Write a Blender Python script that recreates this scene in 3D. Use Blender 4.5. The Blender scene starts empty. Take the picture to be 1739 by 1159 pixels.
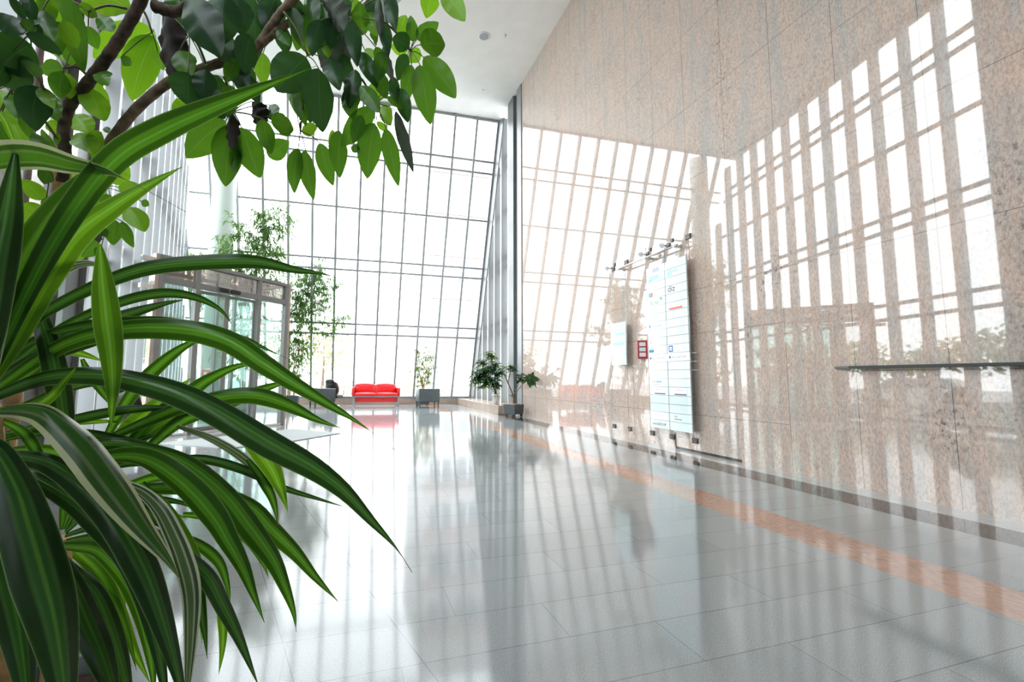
import bpy, bmesh, math, random
from mathutils import Vector, Matrix
random.seed(7)
PI = math.pi
SC = bpy.context.scene
COL = SC.collection

# ------------------------------------------------------------------ camera
F_PX, CAM_H = 748.93, 1.1
YAW, PITCH, ROLL = math.radians(14.04), math.radians(5.297), math.radians(0.554)
SX, SY = -88.27, -5.22
cyw, syw, cp, sp = math.cos(YAW), math.sin(YAW), math.cos(PITCH), math.sin(PITCH)
FW = Vector((syw * cp, cyw * cp, sp))
R0 = Vector((cyw, -syw, 0))
U0 = R0.cross(FW)
RT = math.cos(ROLL) * R0 + math.sin(ROLL) * U0
UP = -math.sin(ROLL) * R0 + math.cos(ROLL) * U0
CAM = Vector((0, 0, CAM_H))
cd = bpy.data.cameras.new('camera')
cd.sensor_width = 36.0
cd.lens = F_PX * 36.0 / 1739.0
cd.shift_x = -SX / 1739.0
cd.shift_y = SY / 1739.0
cd.clip_start = 0.05
cd.clip_end = 500
co = bpy.data.objects.new('camera', cd)
COL.objects.link(co)
m = Matrix((RT, UP, -FW)).transposed().to_4x4()
m.translation = CAM
co.matrix_world = m
SC.camera = co


def at(px, py, D):
    """a point of the place: seen at (px, py) in the photograph, D metres in front of the lens"""
    return CAM + D * (FW + RT * ((px - 869.5 - SX) / F_PX) - UP * ((py - 579.5 - SY) / F_PX))


# ------------------------------------------------------------------ daylight
W = bpy.data.worlds.new('overcast_sky')
SC.world = W
W.use_nodes = True
wn = W.node_tree.nodes
wl = W.node_tree.links
bg = wn['Background']
tc = wn.new('ShaderNodeTexCoord')
sep = wn.new('ShaderNodeSeparateXYZ')
rmp = wn.new('ShaderNodeValToRGB')
rmp.color_ramp.elements[0].position = 0.0
rmp.color_ramp.elements[0].color = (0.80, 0.82, 0.84, 1)
rmp.color_ramp.elements[1].position = 0.6
rmp.color_ramp.elements[1].color = (0.90, 0.95, 1.0, 1)
wl.new(tc.outputs['Generated'], sep.inputs[0])
wl.new(sep.outputs['Z'], rmp.inputs[0])
wl.new(rmp.outputs[0], bg.inputs[0])
bg.inputs[1].default_value = 5.0

SC.view_settings.view_transform = 'Standard'
SC.view_settings.look = 'None'
SC.view_settings.gamma = 1.0
SC.view_settings.use_curve_mapping = False
SC.view_settings.exposure = 0.92
SC.cycles.use_denoising = True
SC.cycles.max_bounces = 12
SC.cycles.diffuse_bounces = 6
SC.cycles.glossy_bounces = 5
SC.cycles.transmission_bounces = 6
SC.cycles.transparent_max_bounces = 32
SC.cycles.caustics_reflective = False
SC.cycles.caustics_refractive = False
SC.cycles.sample_clamp_indirect = 8.0


# ------------------------------------------------------------------ materials
def new_mat(name):
    m = bpy.data.materials.new(name)
    m.use_nodes = True
    return m, m.node_tree.nodes, m.node_tree.links


def pmat(name, col, rough=0.5, metal=0.0, var=0.0, scale=20.0, spec=0.5, coat=0.0):
    m, n, l = new_mat(name)
    b = n['Principled BSDF']
    b.inputs['Base Color'].default_value = (*col, 1)
    b.inputs['Roughness'].default_value = rough
    b.inputs['Metallic'].default_value = metal
    b.inputs['Specular IOR Level'].default_value = spec
    b.inputs['Coat Weight'].default_value = coat
    if var:
        t = n.new('ShaderNodeTexCoord')
        z = n.new('ShaderNodeTexNoise')
        z.inputs['Scale'].default_value = scale
        z.inputs['Detail'].default_value = 4
        l.new(t.outputs['Object'], z.inputs['Vector'])
        r = n.new('ShaderNodeValToRGB')
        r.color_ramp.elements[0].position = 0.3
        r.color_ramp.elements[1].position = 0.7
        r.color_ramp.elements[0].color = (*[c * (1 - var) for c in col], 1)
        r.color_ramp.elements[1].color = (*[min(1, c * (1 + var)) for c in col], 1)
        l.new(z.outputs['Fac'], r.inputs[0])
        l.new(r.outputs[0], b.inputs['Base Color'])
    return m


def math_node(n, l, op, a, b=None, c=None):
    k = n.new('ShaderNodeMath')
    k.operation = op
    for i, v in enumerate((a, b, c)):
        if v is None:
            continue
        if isinstance(v, (int, float)):
            k.inputs[i].default_value = v
        else:
            l.new(v, k.inputs[i])
    return k.outputs[0]


def glass_mat(name, tint, refl_rough=0.0, ior=1.5):
    m, n, l = new_mat(name)
    for x in list(n):
        if x.type == 'BSDF_PRINCIPLED':
            n.remove(x)
    out = n['Material Output']
    tr = n.new('ShaderNodeBsdfTransparent')
    tr.inputs[0].default_value = (*tint, 1)
    gl = n.new('ShaderNodeBsdfGlossy')
    gl.inputs['Roughness'].default_value = refl_rough
    geo = n.new('ShaderNodeNewGeometry')
    dot = n.new('ShaderNodeVectorMath')
    dot.operation = 'DOT_PRODUCT'
    l.new(geo.outputs['Normal'], dot.inputs[0])
    l.new(geo.outputs['Incoming'], dot.inputs[1])
    c = math_node(n, l, 'SUBTRACT', 1.0, math_node(n, l, 'ABSOLUTE', dot.outputs['Value']))
    f0 = 2 * ((ior - 1) / (ior + 1)) ** 2
    fr = math_node(n, l, 'ADD', math_node(n, l, 'MULTIPLY', math_node(n, l, 'POWER', c, 5.0), 1 - f0), f0)
    mx = n.new('ShaderNodeMixShader')
    l.new(fr, mx.inputs[0])
    l.new(tr.outputs[0], mx.inputs[1])
    l.new(gl.outputs[0], mx.inputs[2])
    l.new(mx.outputs[0], out.inputs[0])
    return m


def mix_col(n, l, fac, a, b, mode='MIX'):
    k = n.new('ShaderNodeMix')
    k.data_type = 'RGBA'
    k.blend_type = mode
    for i, v in ((0, fac), (6, a), (7, b)):
        if isinstance(v, (int, float)):
            k.inputs[i].default_value = v
        elif isinstance(v, tuple):
            k.inputs[i].default_value = (*v, 1)
        else:
            l.new(v, k.inputs[i])
    return k.outputs[2]


def noise(n, l, vec, scale, detail=3, rough=0.55):
    k = n.new('ShaderNodeTexNoise')
    k.inputs['Scale'].default_value = scale
    k.inputs['Detail'].default_value = detail
    k.inputs['Roughness'].default_value = rough
    l.new(vec, k.inputs['Vector'])
    return k.outputs['Fac']


def ramp(n, l, fac, *stops):
    k = n.new('ShaderNodeValToRGB')
    e = k.color_ramp.elements
    while len(e) < len(stops):
        e.new(0.5)
    for i, (p, c) in enumerate(stops):
        e[i].position = p
        e[i].color = (*c, 1) if isinstance(c, tuple) else (c, c, c, 1)
    l.new(fac, k.inputs[0])
    return k.outputs[0]


def mapping(n, l, vec, scale):
    k = n.new('ShaderNodeMapping')
    k.inputs['Scale'].default_value = scale
    l.new(vec, k.inputs['Vector'])
    return k.outputs[0]


def granite_wall_mat():
    m, n, l = new_mat('polished_pink_granite')
    b = n['Principled BSDF']
    geo = n.new('ShaderNodeNewGeometry')
    P = geo.outputs['Position']
    sepn = n.new('ShaderNodeSeparateXYZ')
    l.new(P, sepn.inputs[0])
    Y, Z = sepn.outputs['Y'], sepn.outputs['Z']
    streak = noise(n, l, mapping(n, l, P, (3, 3, 0.35)), 2.2, 5, 0.6)
    fine = noise(n, l, mapping(n, l, P, (1, 1, 0.4)), 60, 4, 0.7)
    fine2 = noise(n, l, mapping(n, l, P, (1, 1, 0.6)), 150, 2, 0.6)
    col = ramp(n, l, streak, (0.34, (0.47, 0.44, 0.415)), (0.46, (0.56, 0.47, 0.42)), (0.56, (0.65, 0.475, 0.39)), (0.68, (0.49, 0.445, 0.415)))
    col = mix_col(n, l, ramp(n, l, fine, (0.42, 0.0), (0.62, 0.6)), col, (0.31, 0.205, 0.155))
    patch_n = noise(n, l, mapping(n, l, P, (1, 1, 0.3)), 17, 4, 0.65)
    col = mix_col(n, l, ramp(n, l, patch_n, (0.46, 0.0), (0.66, 0.42)), col, (0.36, 0.29, 0.255))
    col = mix_col(n, l, ramp(n, l, fine2, (0.50, 0.0), (0.68, 0.5)), col, (0.62, 0.57, 0.52))
    blot = noise(n, l, mapping(n, l, P, (1, 1, 0.45)), 1.5, 6, 0.72)
    spk = noise(n, l, mapping(n, l, P, (1, 1, 0.7)), 26, 4, 0.7)
    near = math_node(n, l, 'MULTIPLY', ramp(n, l, blot, (0.50, 0.0), (0.66, 1.0)), ramp(n, l, spk, (0.52, 0.0), (0.66, 0.85)))
    col = mix_col(n, l, near, col, (0.07, 0.075, 0.085))
    # slab joints
    ph = math_node(n, l, 'FRACT', math_node(n, l, 'DIVIDE', math_node(n, l, 'SUBTRACT', Y, 2.78 - 0.762 * 20), 0.762))
    vj = math_node(n, l, 'LESS_THAN', math_node(n, l, 'MINIMUM', ph, math_node(n, l, 'SUBTRACT', 1.0, ph)), 0.0038)
    hj = None
    right = math_node(n, l, 'LESS_THAN', Y, 3.56)
    left = math_node(n, l, 'GREATER_THAN', Y, 3.56)
    left2 = math_node(n, l, 'GREATER_THAN', Y, 4.32)
    for z, gate in ((0.58, left2), (1.26, right), (1.225, right), (1.84, left2), (2.53, None), (3.82, right), (4.34, left), (5.57, left), (5.1, right), (6.85, left), (6.4, right), (8.1, None), (9.4, None)):
        d = math_node(n, l, 'LESS_THAN', math_node(n, l, 'ABSOLUTE', math_node(n, l, 'SUBTRACT', Z, z)), 0.0028)
        if gate is not None:
            d = math_node(n, l, 'MULTIPLY', d, gate)
        hj = d if hj is None else math_node(n, l, 'MAXIMUM', hj, d)
    j = math_node(n, l, 'MAXIMUM', vj, hj)
    col = mix_col(n, l, math_node(n, l, 'MULTIPLY', j, 0.8), col, (0.10, 0.065, 0.05))
    l.new(col, b.inputs['Base Color'])
    b.inputs['Roughness'].default_value = 0.02
    b.inputs['IOR'].default_value = 1.85
    return m


def stone_mat(name, c1, c2, scale=120, rough=0.08, stretch=(1, 1, 1), ior=1.55):
    m, n, l = new_mat(name)
    b = n['Principled BSDF']
    geo = n.new('ShaderNodeNewGeometry')
    P = mapping(n, l, geo.outputs['Position'], stretch)
    f1 = noise(n, l, P, scale, 3, 0.7)
    f2 = noise(n, l, P, scale * 0.06, 4, 0.6)
    col = ramp(n, l, f1, (0.36, c1), (0.64, c2))
    col = mix_col(n, l, ramp(n, l, f2, (0.35, 0.0), (0.7, 0.35)), col, tuple(x * 1.25 for x in c2))
    l.new(col, b.inputs['Base Color'])
    b.inputs['Roughness'].default_value = rough
    b.inputs['IOR'].default_value = ior
    return m


def floor_mat():
    m, n, l = new_mat('polished_grey_granite_slabs')
    b = n['Principled BSDF']
    geo = n.new('ShaderNodeNewGeometry')
    P = geo.outputs['Position']
    sepn = n.new('ShaderNodeSeparateXYZ')
    l.new(P, sepn.inputs[0])
    X, Y = sepn.outputs['X'], sepn.outputs['Y']
    f1 = noise(n, l, P, 210, 2, 0.7)
    f2 = noise(n, l, P, 70, 3, 0.6)
    col = ramp(n, l, f1, (0.34, (0.20, 0.215, 0.22)), (0.5, (0.32, 0.335, 0.335)), (0.66, (0.46, 0.47, 0.46)))
    col = mix_col(n, l, ramp(n, l, f2, (0.4, 0.0), (0.65, 0.4)), col, (0.26, 0.28, 0.285))
    row = math_node(n, l, 'DIVIDE', math_node(n, l, 'ADD', math_node(n, l, 'SUBTRACT', Y, math_node(n, l, 'MULTIPLY', X, 0.05)), 20 * 0.293 - 1.78), 0.293)
    rf = math_node(n, l, 'FRACT', row)
    ri = math_node(n, l, 'FLOOR', row)
    hjn = math_node(n, l, 'LESS_THAN', math_node(n, l, 'MINIMUM', rf, math_node(n, l, 'SUBTRACT', 1, rf)), 0.0065)
    off = math_node(n, l, 'FRACT', math_node(n, l, 'MULTIPLY', ri, 0.377))
    cx = math_node(n, l, 'FRACT', math_node(n, l, 'ADD', math_node(n, l, 'DIVIDE', math_node(n, l, 'ADD', X, 30.0), 1.17), off))
    vjn = math_node(n, l, 'LESS_THAN', math_node(n, l, 'MINIMUM', cx, math_node(n, l, 'SUBTRACT', 1, cx)), 0.0016)
    # the long skewed joint parallel to the glazed wall
    dg = None
    for x0 in (0.826, 0.35):
        d = math_node(n, l, 'LESS_THAN', math_node(n, l, 'ABSOLUTE', math_node(n, l, 'SUBTRACT', math_node(n, l, 'ADD', X, math_node(n, l, 'MULTIPLY', Y, 0.2827)), x0)), 0.0025)
        dg = d if dg is None else math_node(n, l, 'MAXIMUM', dg, d)
    inside = math_node(n, l, 'LESS_THAN', X, 3.08)
    j = math_node(n, l, 'MAXIMUM', hjn, math_node(n, l, 'MULTIPLY', math_node(n, l, 'MAXIMUM', vjn, dg), inside))
    col = mix_col(n, l, math_node(n, l, 'MULTIPLY', j, 0.75), col, (0.09, 0.09, 0.085))
    # each slab a shade of its own
    wv = n.new('ShaderNodeTexWhiteNoise')
    wv.noise_dimensions = '2D'
    cmb = n.new('ShaderNodeCombineXYZ')
    l.new(ri, cmb.inputs[0])
    l.new(math_node(n, l, 'FLOOR', math_node(n, l, 'ADD', math_node(n, l, 'DIVIDE', math_node(n, l, 'ADD', X, 30.0), 1.17), off)), cmb.inputs[1])
    l.new(cmb.outputs[0], wv.inputs['Vector'])
    col = mix_col(n, l, ramp(n, l, wv.outputs['Value'], (0.0, 0.0), (1.0, 0.22)), col, (0.20, 0.215, 0.22))
    l.new(col, b.inputs['Base Color'])
    b.inputs['Roughness'].default_value = 0.085
    b.inputs['IOR'].default_value = 1.52
    return m


def leaf_mat(name, face, trans, rough=0.35, margin=None, streak=None, mid=None, tfac=0.5, band=0.0):
    """green blade: u runs across (0..1), v along; midrib, margins and streaks belong to the leaf itself"""
    m, n, l = new_mat(name)
    b = n['Principled BSDF']
    out = n['Material Output']
    uv = n.new('ShaderNodeTexCoord').outputs['UV']
    s = n.new('ShaderNodeSeparateXYZ')
    l.new(uv, s.inputs[0])
    U, V = s.outputs['X'], s.outputs['Y']
    c = math_node(n, l, 'ABSOLUTE', math_node(n, l, 'SUBTRACT', math_node(n, l, 'MULTIPLY', U, 2.0), 1.0))
    nz = noise(n, l, mapping(n, l, uv, (18, 1.2, 1)), 1.0, 3)
    cf = mix_col(n, l, ramp(n, l, nz, (0.3, 0.0), (0.7, 0.8)), face, tuple(x * 1.7 for x in face))
    ct = mix_col(n, l, ramp(n, l, nz, (0.3, 0.0), (0.7, 0.5)), trans, tuple(x * 0.6 for x in trans))
    if band:
        bk = ramp(n, l, c, (0.10, 1.0), (0.34, 1.0), (0.46, 1 - band), (0.84, 1 - band), (0.97, 1 - band * 0.4))
        cf = mix_col(n, l, 1.0, cf, bk, 'MULTIPLY')
        ct = mix_col(n, l, 1.0, ct, bk, 'MULTIPLY')
    if streak:
        sk = ramp(n, l, c, (0.26, 0.0), (0.33, streak[1]), (0.42, streak[1]), (0.5, 0.0))
        cf = mix_col(n, l, sk, cf, streak[0])
        ct = mix_col(n, l, sk, ct, streak[0])
    if mid:
        mk = ramp(n, l, c, (0.0, 1.0), (mid[1], 0.9), (mid[1] * 2.2, 0.0))
        cf = mix_col(n, l, mk, cf, mid[0])
        ct = mix_col(n, l, mk, ct, tuple(min(1, x * 1.3) for x in mid[0]))
    if margin:
        teeth = math_node(n, l, 'MULTIPLY', math_node(n, l, 'SINE', math_node(n, l, 'MULTIPLY', V, 1100.0)), 0.012)
        mk = ramp(n, l, math_node(n, l, 'ADD', c, teeth), (margin[1], 0.0), (margin[1] + 0.03, 1.0))
        cf = mix_col(n, l, mk, cf, margin[0])
        ct = mix_col(n, l, mk, ct, margin[0])
    l.new(cf, b.inputs['Base Color'])
    b.inputs['Roughness'].default_value = rough
    b.inputs['Specular IOR Level'].default_value = 0.28
    t = n.new('ShaderNodeBsdfTranslucent')
    l.new(ct, t.inputs[0])
    mx = n.new('ShaderNodeMixShader')
    mx.inputs[0].default_value = tfac
    l.new(b.outputs[0], mx.inputs[1])
    l.new(t.outputs[0], mx.inputs[2])
    l.new(mx.outputs[0], out.inputs[0])
    return m


M = {}
M['granite'] = granite_wall_mat()
M['floor'] = floor_mat()
M['orange'] = stone_mat('polished_orange_granite', (0.30, 0.17, 0.12), (0.50, 0.31, 0.23), 60, 0.055, (1, 0.3, 1))
M['black_stone'] = stone_mat('polished_black_granite', (0.02, 0.019, 0.018), (0.07, 0.062, 0.056), 90, 0.05)
M['edge_stone'] = stone_mat('polished_pale_granite', (0.34, 0.35, 0.35), (0.50, 0.50, 0.49), 160, 0.06)
M['sill_stone'] = stone_mat('pink_sill_granite', (0.34, 0.25, 0.20), (0.50, 0.40, 0.34), 60, 0.15)
M['plaster'] = pmat('white_ceiling_plaster', (0.88, 0.88, 0.86), 0.9, var=0.03, scale=2)
M['wall_grey'] = pmat('grey_wall_paint', (0.55, 0.56, 0.56), 0.7, var=0.04, scale=3)
M['dark_panel'] = pmat('dark_grey_panel', (0.075, 0.075, 0.073), 0.45, var=0.1, scale=3)
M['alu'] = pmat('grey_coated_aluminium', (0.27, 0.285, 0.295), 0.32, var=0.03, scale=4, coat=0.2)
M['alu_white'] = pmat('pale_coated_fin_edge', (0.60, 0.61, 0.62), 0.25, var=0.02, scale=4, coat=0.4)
M['alu_dark'] = pmat('dark_grey_coated_aluminium', (0.13, 0.138, 0.138), 0.4, var=0.05, scale=4)
M['alu_mid'] = pmat('mid_grey_coated_aluminium', (0.24, 0.25, 0.25), 0.4, var=0.05, scale=4)
M['steel'] = pmat('brushed_steel', (0.62, 0.62, 0.62), 0.25, 1.0, var=0.05, scale=40)
M['chrome'] = pmat('chrome', (0.8, 0.8, 0.8), 0.08, 1.0, var=0.02)
M['frame'] = pmat('vestibule_frame_grey', (0.25, 0.245, 0.235), 0.4, var=0.06, scale=6)
M['glass'] = glass_mat('clear_glass', (0.94, 0.965, 0.96))
M['glass_green'] = glass_mat('green_tinted_glass', (0.80, 0.90, 0.88))
M['glass_dark'] = glass_mat('tinted_transom_glass', (0.50, 0.46, 0.43), ior=1.9)
M['column'] = pmat('column_white_paint', (0.50, 0.57, 0.52), 0.45, var=0.02, scale=3)
M['mat_grey'] = pmat('entrance_mat_pile', (0.42, 0.43, 0.43), 0.95, var=0.25, scale=120)
M['red'] = pmat('red_leather', (0.75, 0.025, 0.03), 0.35, var=0.12, scale=14)
M['black_leather'] = pmat('black_leather', (0.012, 0.012, 0.014), 0.3, var=0.3, scale=20)
M['charcoal'] = pmat('charcoal_leather', (0.07, 0.085, 0.09), 0.4, var=0.15, scale=20)
M['white_pot'] = pmat('white_ceramic', (0.85, 0.85, 0.85), 0.25, var=0.03)
M['dark_pot'] = pmat('dark_green_grey_plastic', (0.045, 0.06, 0.065), 0.35, var=0.12, scale=8)
M['soil'] = pmat('potting_soil', (0.10, 0.065, 0.045), 0.95, var=0.4, scale=60)
M['clay'] = pmat('clay_granules', (0.36, 0.20, 0.13), 0.9, var=0.4, scale=60)
M['black'] = pmat('black_rubber', (0.02, 0.02, 0.02), 0.6, var=0.2)
M['red_sign'] = pmat('red_sign_enamel', (0.45, 0.02, 0.04), 0.35, var=0.05)
M['red_box'] = pmat('red_plastic', (0.80, 0.03, 0.02), 0.35, var=0.05)
M['white'] = pmat('white_enamel', (0.82, 0.82, 0.82), 0.4, var=0.02)
M['bolt'] = pmat('dark_steel_plate', (0.085, 0.08, 0.075), 0.35, 0.4, var=0.15, scale=30)
M['rail'] = pmat('dark_steel_rail', (0.025, 0.032, 0.03), 0.4, 0.0, var=0.2, scale=15)
M['panel_frost'] = pmat('frosted_pale_green_glass', (0.70, 0.80, 0.79), 0.12, var=0.03, scale=6)
M['panel_white'] = pmat('white_printed_glass', (0.86, 0.87, 0.88), 0.15, var=0.01, scale=6)
M['clip'] = pmat('clear_clip_strip', (0.80, 0.86, 0.88), 0.15, var=0.02)
for nm, c in (('ink', (0.05, 0.06, 0.09)), ('ink_grey', (0.35, 0.37, 0.40)), ('ink_blue', (0.05, 0.13, 0.45)), ('ink_pale_blue', (0.40, 0.62, 0.80)), ('ink_cyan', (0.10, 0.48, 0.62)),
              ('ink_red', (0.75, 0.12, 0.10)), ('ink_green', (0.06, 0.42, 0.18)), ('ink_purple', (0.13, 0.11, 0.22)), ('ink_pink', (0.78, 0.35, 0.38))):
    M[nm] = pmat(nm + '_print', c, 0.4, var=0.02)
M['bark'] = pmat('grey_brown_bark', (0.17, 0.115, 0.075), 0.85, var=0.55, scale=38)
M['bark_dark'] = pmat('ringed_dark_bark', (0.075, 0.05, 0.035), 0.85, var=0.7, scale=45)
M['tan_bark'] = pmat('tan_stem', (0.50, 0.29, 0.13), 0.7, var=0.3, scale=25)
M['stalk'] = pmat('green_brown_stalk', (0.11, 0.11, 0.035), 0.5, var=0.3, scale=30)
M['withered'] = pmat('withered_leaf', (0.035, 0.024, 0.018), 0.7, var=0.5, scale=20)
M['withered_grey'] = leaf_mat('withered_grey_leaf', (0.09, 0.11, 0.085), (0.07, 0.10, 0.06), 0.6, tfac=0.25)
M['leaf_dark'] = leaf_mat('shaded_umbrella_leaf', (0.012, 0.040, 0.020), (0.06, 0.18, 0.02), 0.28, mid=((0.07, 0.13, 0.05), 0.014), tfac=0.42)  # shaded copy of the umbrella leaf, the shade put into a darker colour
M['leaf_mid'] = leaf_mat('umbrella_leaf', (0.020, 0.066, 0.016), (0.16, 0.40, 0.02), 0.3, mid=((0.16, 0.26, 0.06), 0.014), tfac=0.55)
M['leaf_bright'] = leaf_mat('backlit_umbrella_leaf', (0.045, 0.13, 0.014), (0.30, 0.62, 0.02), 0.3, mid=((0.24, 0.42, 0.08), 0.014), tfac=0.62)  # backlit copy of the same leaf, light shining through put into its colour
CREAM = (0.55, 0.60, 0.33)
M['blade_dark'] = leaf_mat('dark_striped_blade', (0.018, 0.062, 0.024), (0.11, 0.32, 0.02), 0.2, margin=((0.30, 0.38, 0.18), 0.955), streak=((0.16, 0.33, 0.06), 0.16), mid=((0.10, 0.25, 0.04), 0.05), tfac=0.38, band=0.6)
M['blade_mid'] = leaf_mat('green_striped_blade', (0.026, 0.105, 0.018), (0.19, 0.54, 0.015), 0.22, margin=((0.36, 0.46, 0.20), 0.955), streak=((0.20, 0.44, 0.05), 0.2), mid=((0.16, 0.40, 0.05), 0.05), tfac=0.5, band=0.62)
M['blade_bright'] = leaf_mat('bright_green_blade', (0.055, 0.18, 0.015), (0.32, 0.72, 0.02), 0.26, margin=((0.45, 0.58, 0.22), 0.955), mid=((0.28, 0.52, 0.07), 0.06), tfac=0.6, band=0.42)
M['blade_cream'] = leaf_mat('cream_edged_blade', (0.020, 0.070, 0.016), (0.15, 0.40, 0.02), 0.22, margin=(CREAM, 0.72), streak=(CREAM, 0.22), tfac=0.45, band=0.4)
M['blade_silver'] = leaf_mat('pale_striped_blade', (0.07, 0.11, 0.06), (0.16, 0.28, 0.07), 0.2, margin=((0.62, 0.66, 0.50), 0.76), streak=((0.55, 0.60, 0.42), 0.7), tfac=0.35, band=0.4)
M['bamboo_leaf'] = leaf_mat('bamboo_leaf', (0.06, 0.145, 0.03), (0.19, 0.36, 0.06), 0.45, tfac=0.4)
M['ficus_leaf'] = leaf_mat('weeping_fig_leaf', (0.09, 0.15, 0.035), (0.17, 0.25, 0.04), 0.45, tfac=0.45)
M['rubber_leaf'] = leaf_mat('rubber_plant_leaf', (0.028, 0.075, 0.03), (0.06, 0.13, 0.025), 0.25, mid=((0.10, 0.18, 0.07), 0.05), tfac=0.3)
M['outdoor_leaf'] = leaf_mat('outdoor_foliage', (0.30, 0.29, 0.15), (0.22, 0.24, 0.10), 0.7, tfac=0.3)
M['ext_wall'] = pmat('pale_render', (0.46, 0.45, 0.44), 0.9, var=0.03, scale=1)
M['ext_band'] = pmat('reddish_band', (0.36, 0.25, 0.235), 0.8, var=0.05, scale=2)
M['ext_glass'] = pmat('building_window_glass', (0.20, 0.22, 0.23), 0.1, var=0.05)
M['asphalt'] = pmat('dark_outdoor_asphalt', (0.10, 0.11, 0.085), 0.9, var=0.15, scale=1)
M['paving'] = pmat('outdoor_paving', (0.36, 0.36, 0.35), 0.9, var=0.08, scale=2)
M['car_white'] = pmat('white_car_paint', (0.6, 0.6, 0.6), 0.3, var=0.02, coat=0.5)
M['kiosk_red'] = pmat('red_awning', (0.55, 0.07, 0.05), 0.6, var=0.05)


# ------------------------------------------------------------------ geometry helpers
def bm_box(bm, lo, hi, mi=0):
    v = [bm.verts.new((x, y, z)) for z in (lo[2], hi[2]) for y in (lo[1], hi[1]) for x in (lo[0], hi[0])]
    for f in ((0, 2, 3, 1), (4, 5, 7, 6), (0, 1, 5, 4), (2, 6, 7, 3), (0, 4, 6, 2), (1, 3, 7, 5)):
        bm.faces.new([v[i] for i in f]).material_index = mi


def bm_hexa(bm, b, t, mi=0):
    """prism between bottom quad b and top quad t (same winding)"""
    vb = [bm.verts.new(p) for p in b]
    vt = [bm.verts.new(p) for p in t]
    n = len(b)
    bm.faces.new(vb[::-1]).material_index = mi
    bm.faces.new(vt).material_index = mi
    for i in range(n):
        bm.faces.new((vb[i], vb[(i + 1) % n], vt[(i + 1) % n], vt[i])).material_index = mi


def bm_tube(bm, pts, rad, seg=8, mi=0, cap=True):
    pts = [Vector(p) for p in pts]
    if isinstance(rad, (int, float)):
        rad = [rad] * len(pts)
    rings = []
    ref = None
    for i, p in enumerate(pts):
        t = (pts[min(i + 1, len(pts) - 1)] - pts[max(i - 1, 0)])
        if t.length < 1e-9:
            t = Vector((0, 0, 1))
        t.normalize()
        if ref is None:
            ref = Vector((1, 0, 0)) if abs(t.x) < 0.8 else Vector((0, 1, 0))
        a = (ref - t * ref.dot(t)).normalized()
        ref = a
        c = t.cross(a)
        rings.append([bm.verts.new(p + (a * math.cos(2 * PI * k / seg) + c * math.sin(2 * PI * k / seg)) * rad[i]) for k in range(seg)])
    for r0, r1 in zip(rings, rings[1:]):
        for k in range(seg):
            f = bm.faces.new((r0[k], r0[(k + 1) % seg], r1[(k + 1) % seg], r1[k]))
            f.material_index = mi
            f.smooth = True
    if cap:
        bm.faces.new(rings[0][::-1]).material_index = mi
        bm.faces.new(rings[-1]).material_index = mi


def bm_lathe(bm, prof, c=(0, 0, 0), seg=32, mi=0):
    rings = [[bm.verts.new((c[0] + r * math.cos(2 * PI * k / seg), c[1] + r * math.sin(2 * PI * k / seg), c[2] + z)) for k in range(seg)] for r, z in prof]
    for r0, r1 in zip(rings, rings[1:]):
        for k in range(seg):
            f = bm.faces.new((r0[k], r0[(k + 1) % seg], r1[(k + 1) % seg], r1[k]))
            f.material_index = mi
            f.smooth = True
    bm.faces.new(rings[0][::-1]).material_index = mi
    bm.faces.new(rings[-1]).material_index = mi


def bm_round_box(bm, lo, hi, r=0.03, seg=3, puff=0.0, mi=0):
    t = bmesh.new()
    bm_box(t, lo, hi)
    bmesh.ops.bevel(t, geom=t.edges[:] + t.verts[:], offset=r, segments=seg, affect='EDGES', profile=0.5)
    if puff:
        bmesh.ops.subdivide_edges(t, edges=[e for e in t.edges if e.calc_length() > r * 2.5], cuts=5, use_grid_fill=True)
        c = Vector([(a + b) / 2 for a, b in zip(lo, hi)])
        h = Vector([(b - a) / 2 for a, b in zip(lo, hi)])
        for v in t.verts:
            q = [(v.co[i] - c[i]) / max(h[i], 1e-6) for i in range(3)]
            for i in range(3):
                o = [k for k in range(3) if k != i]
                if abs(q[i]) > 0.93:
                    v.co[i] += math.copysign(puff * max(0, 1 - q[o[0]] ** 2) * max(0, 1 - q[o[1]] ** 2), q[i])
    me = bpy.data.meshes.new('tmp')
    t.to_mesh(me)
    t.free()
    n0 = len(bm.faces)
    bm.from_mesh(me)
    bpy.data.meshes.remove(me)
    bm.faces.ensure_lookup_table()
    for f in bm.faces[n0:]:
        f.smooth = True
        f.material_index = mi


def obj(name, bm, mats, parent=None, bevel=0.0):
    me = bpy.data.meshes.new(name)
    if not len(bm.loops.layers.uv):
        bmesh.ops.recalc_face_normals(bm, faces=bm.faces[:])
    bm.to_mesh(me)
    bm.free()
    for x in (mats if isinstance(mats, (list, tuple)) else [mats]):
        me.materials.append(M[x])
    o = bpy.data.objects.new(name, me)
    COL.objects.link(o)
    if parent is not None:
        o.parent = parent
        o.matrix_parent_inverse = Matrix.Translation(-parent.location) if parent.rotation_euler.z == 0 else parent_inv(parent)
    if bevel:
        md = o.modifiers.new('bevel', 'BEVEL')
        md.width = bevel
        md.segments = 2
        md.limit_method = 'ANGLE'
    return o


def parent_inv(p):
    return (Matrix.Translation(p.location) @ p.rotation_euler.to_matrix().to_4x4()).inverted()


def local(o):
    """use mesh coordinates as the parent's own"""
    o.matrix_parent_inverse = Matrix.Identity(4)
    return o


def thing(name, label, cat, loc=(0, 0, 0), rz=0.0, group=None):
    o = bpy.data.objects.new(name, None)
    COL.objects.link(o)
    o.location = loc
    o.rotation_euler = (0, 0, rz)
    o.empty_display_size = 0.1
    return tag(o, label, cat, group)


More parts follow.
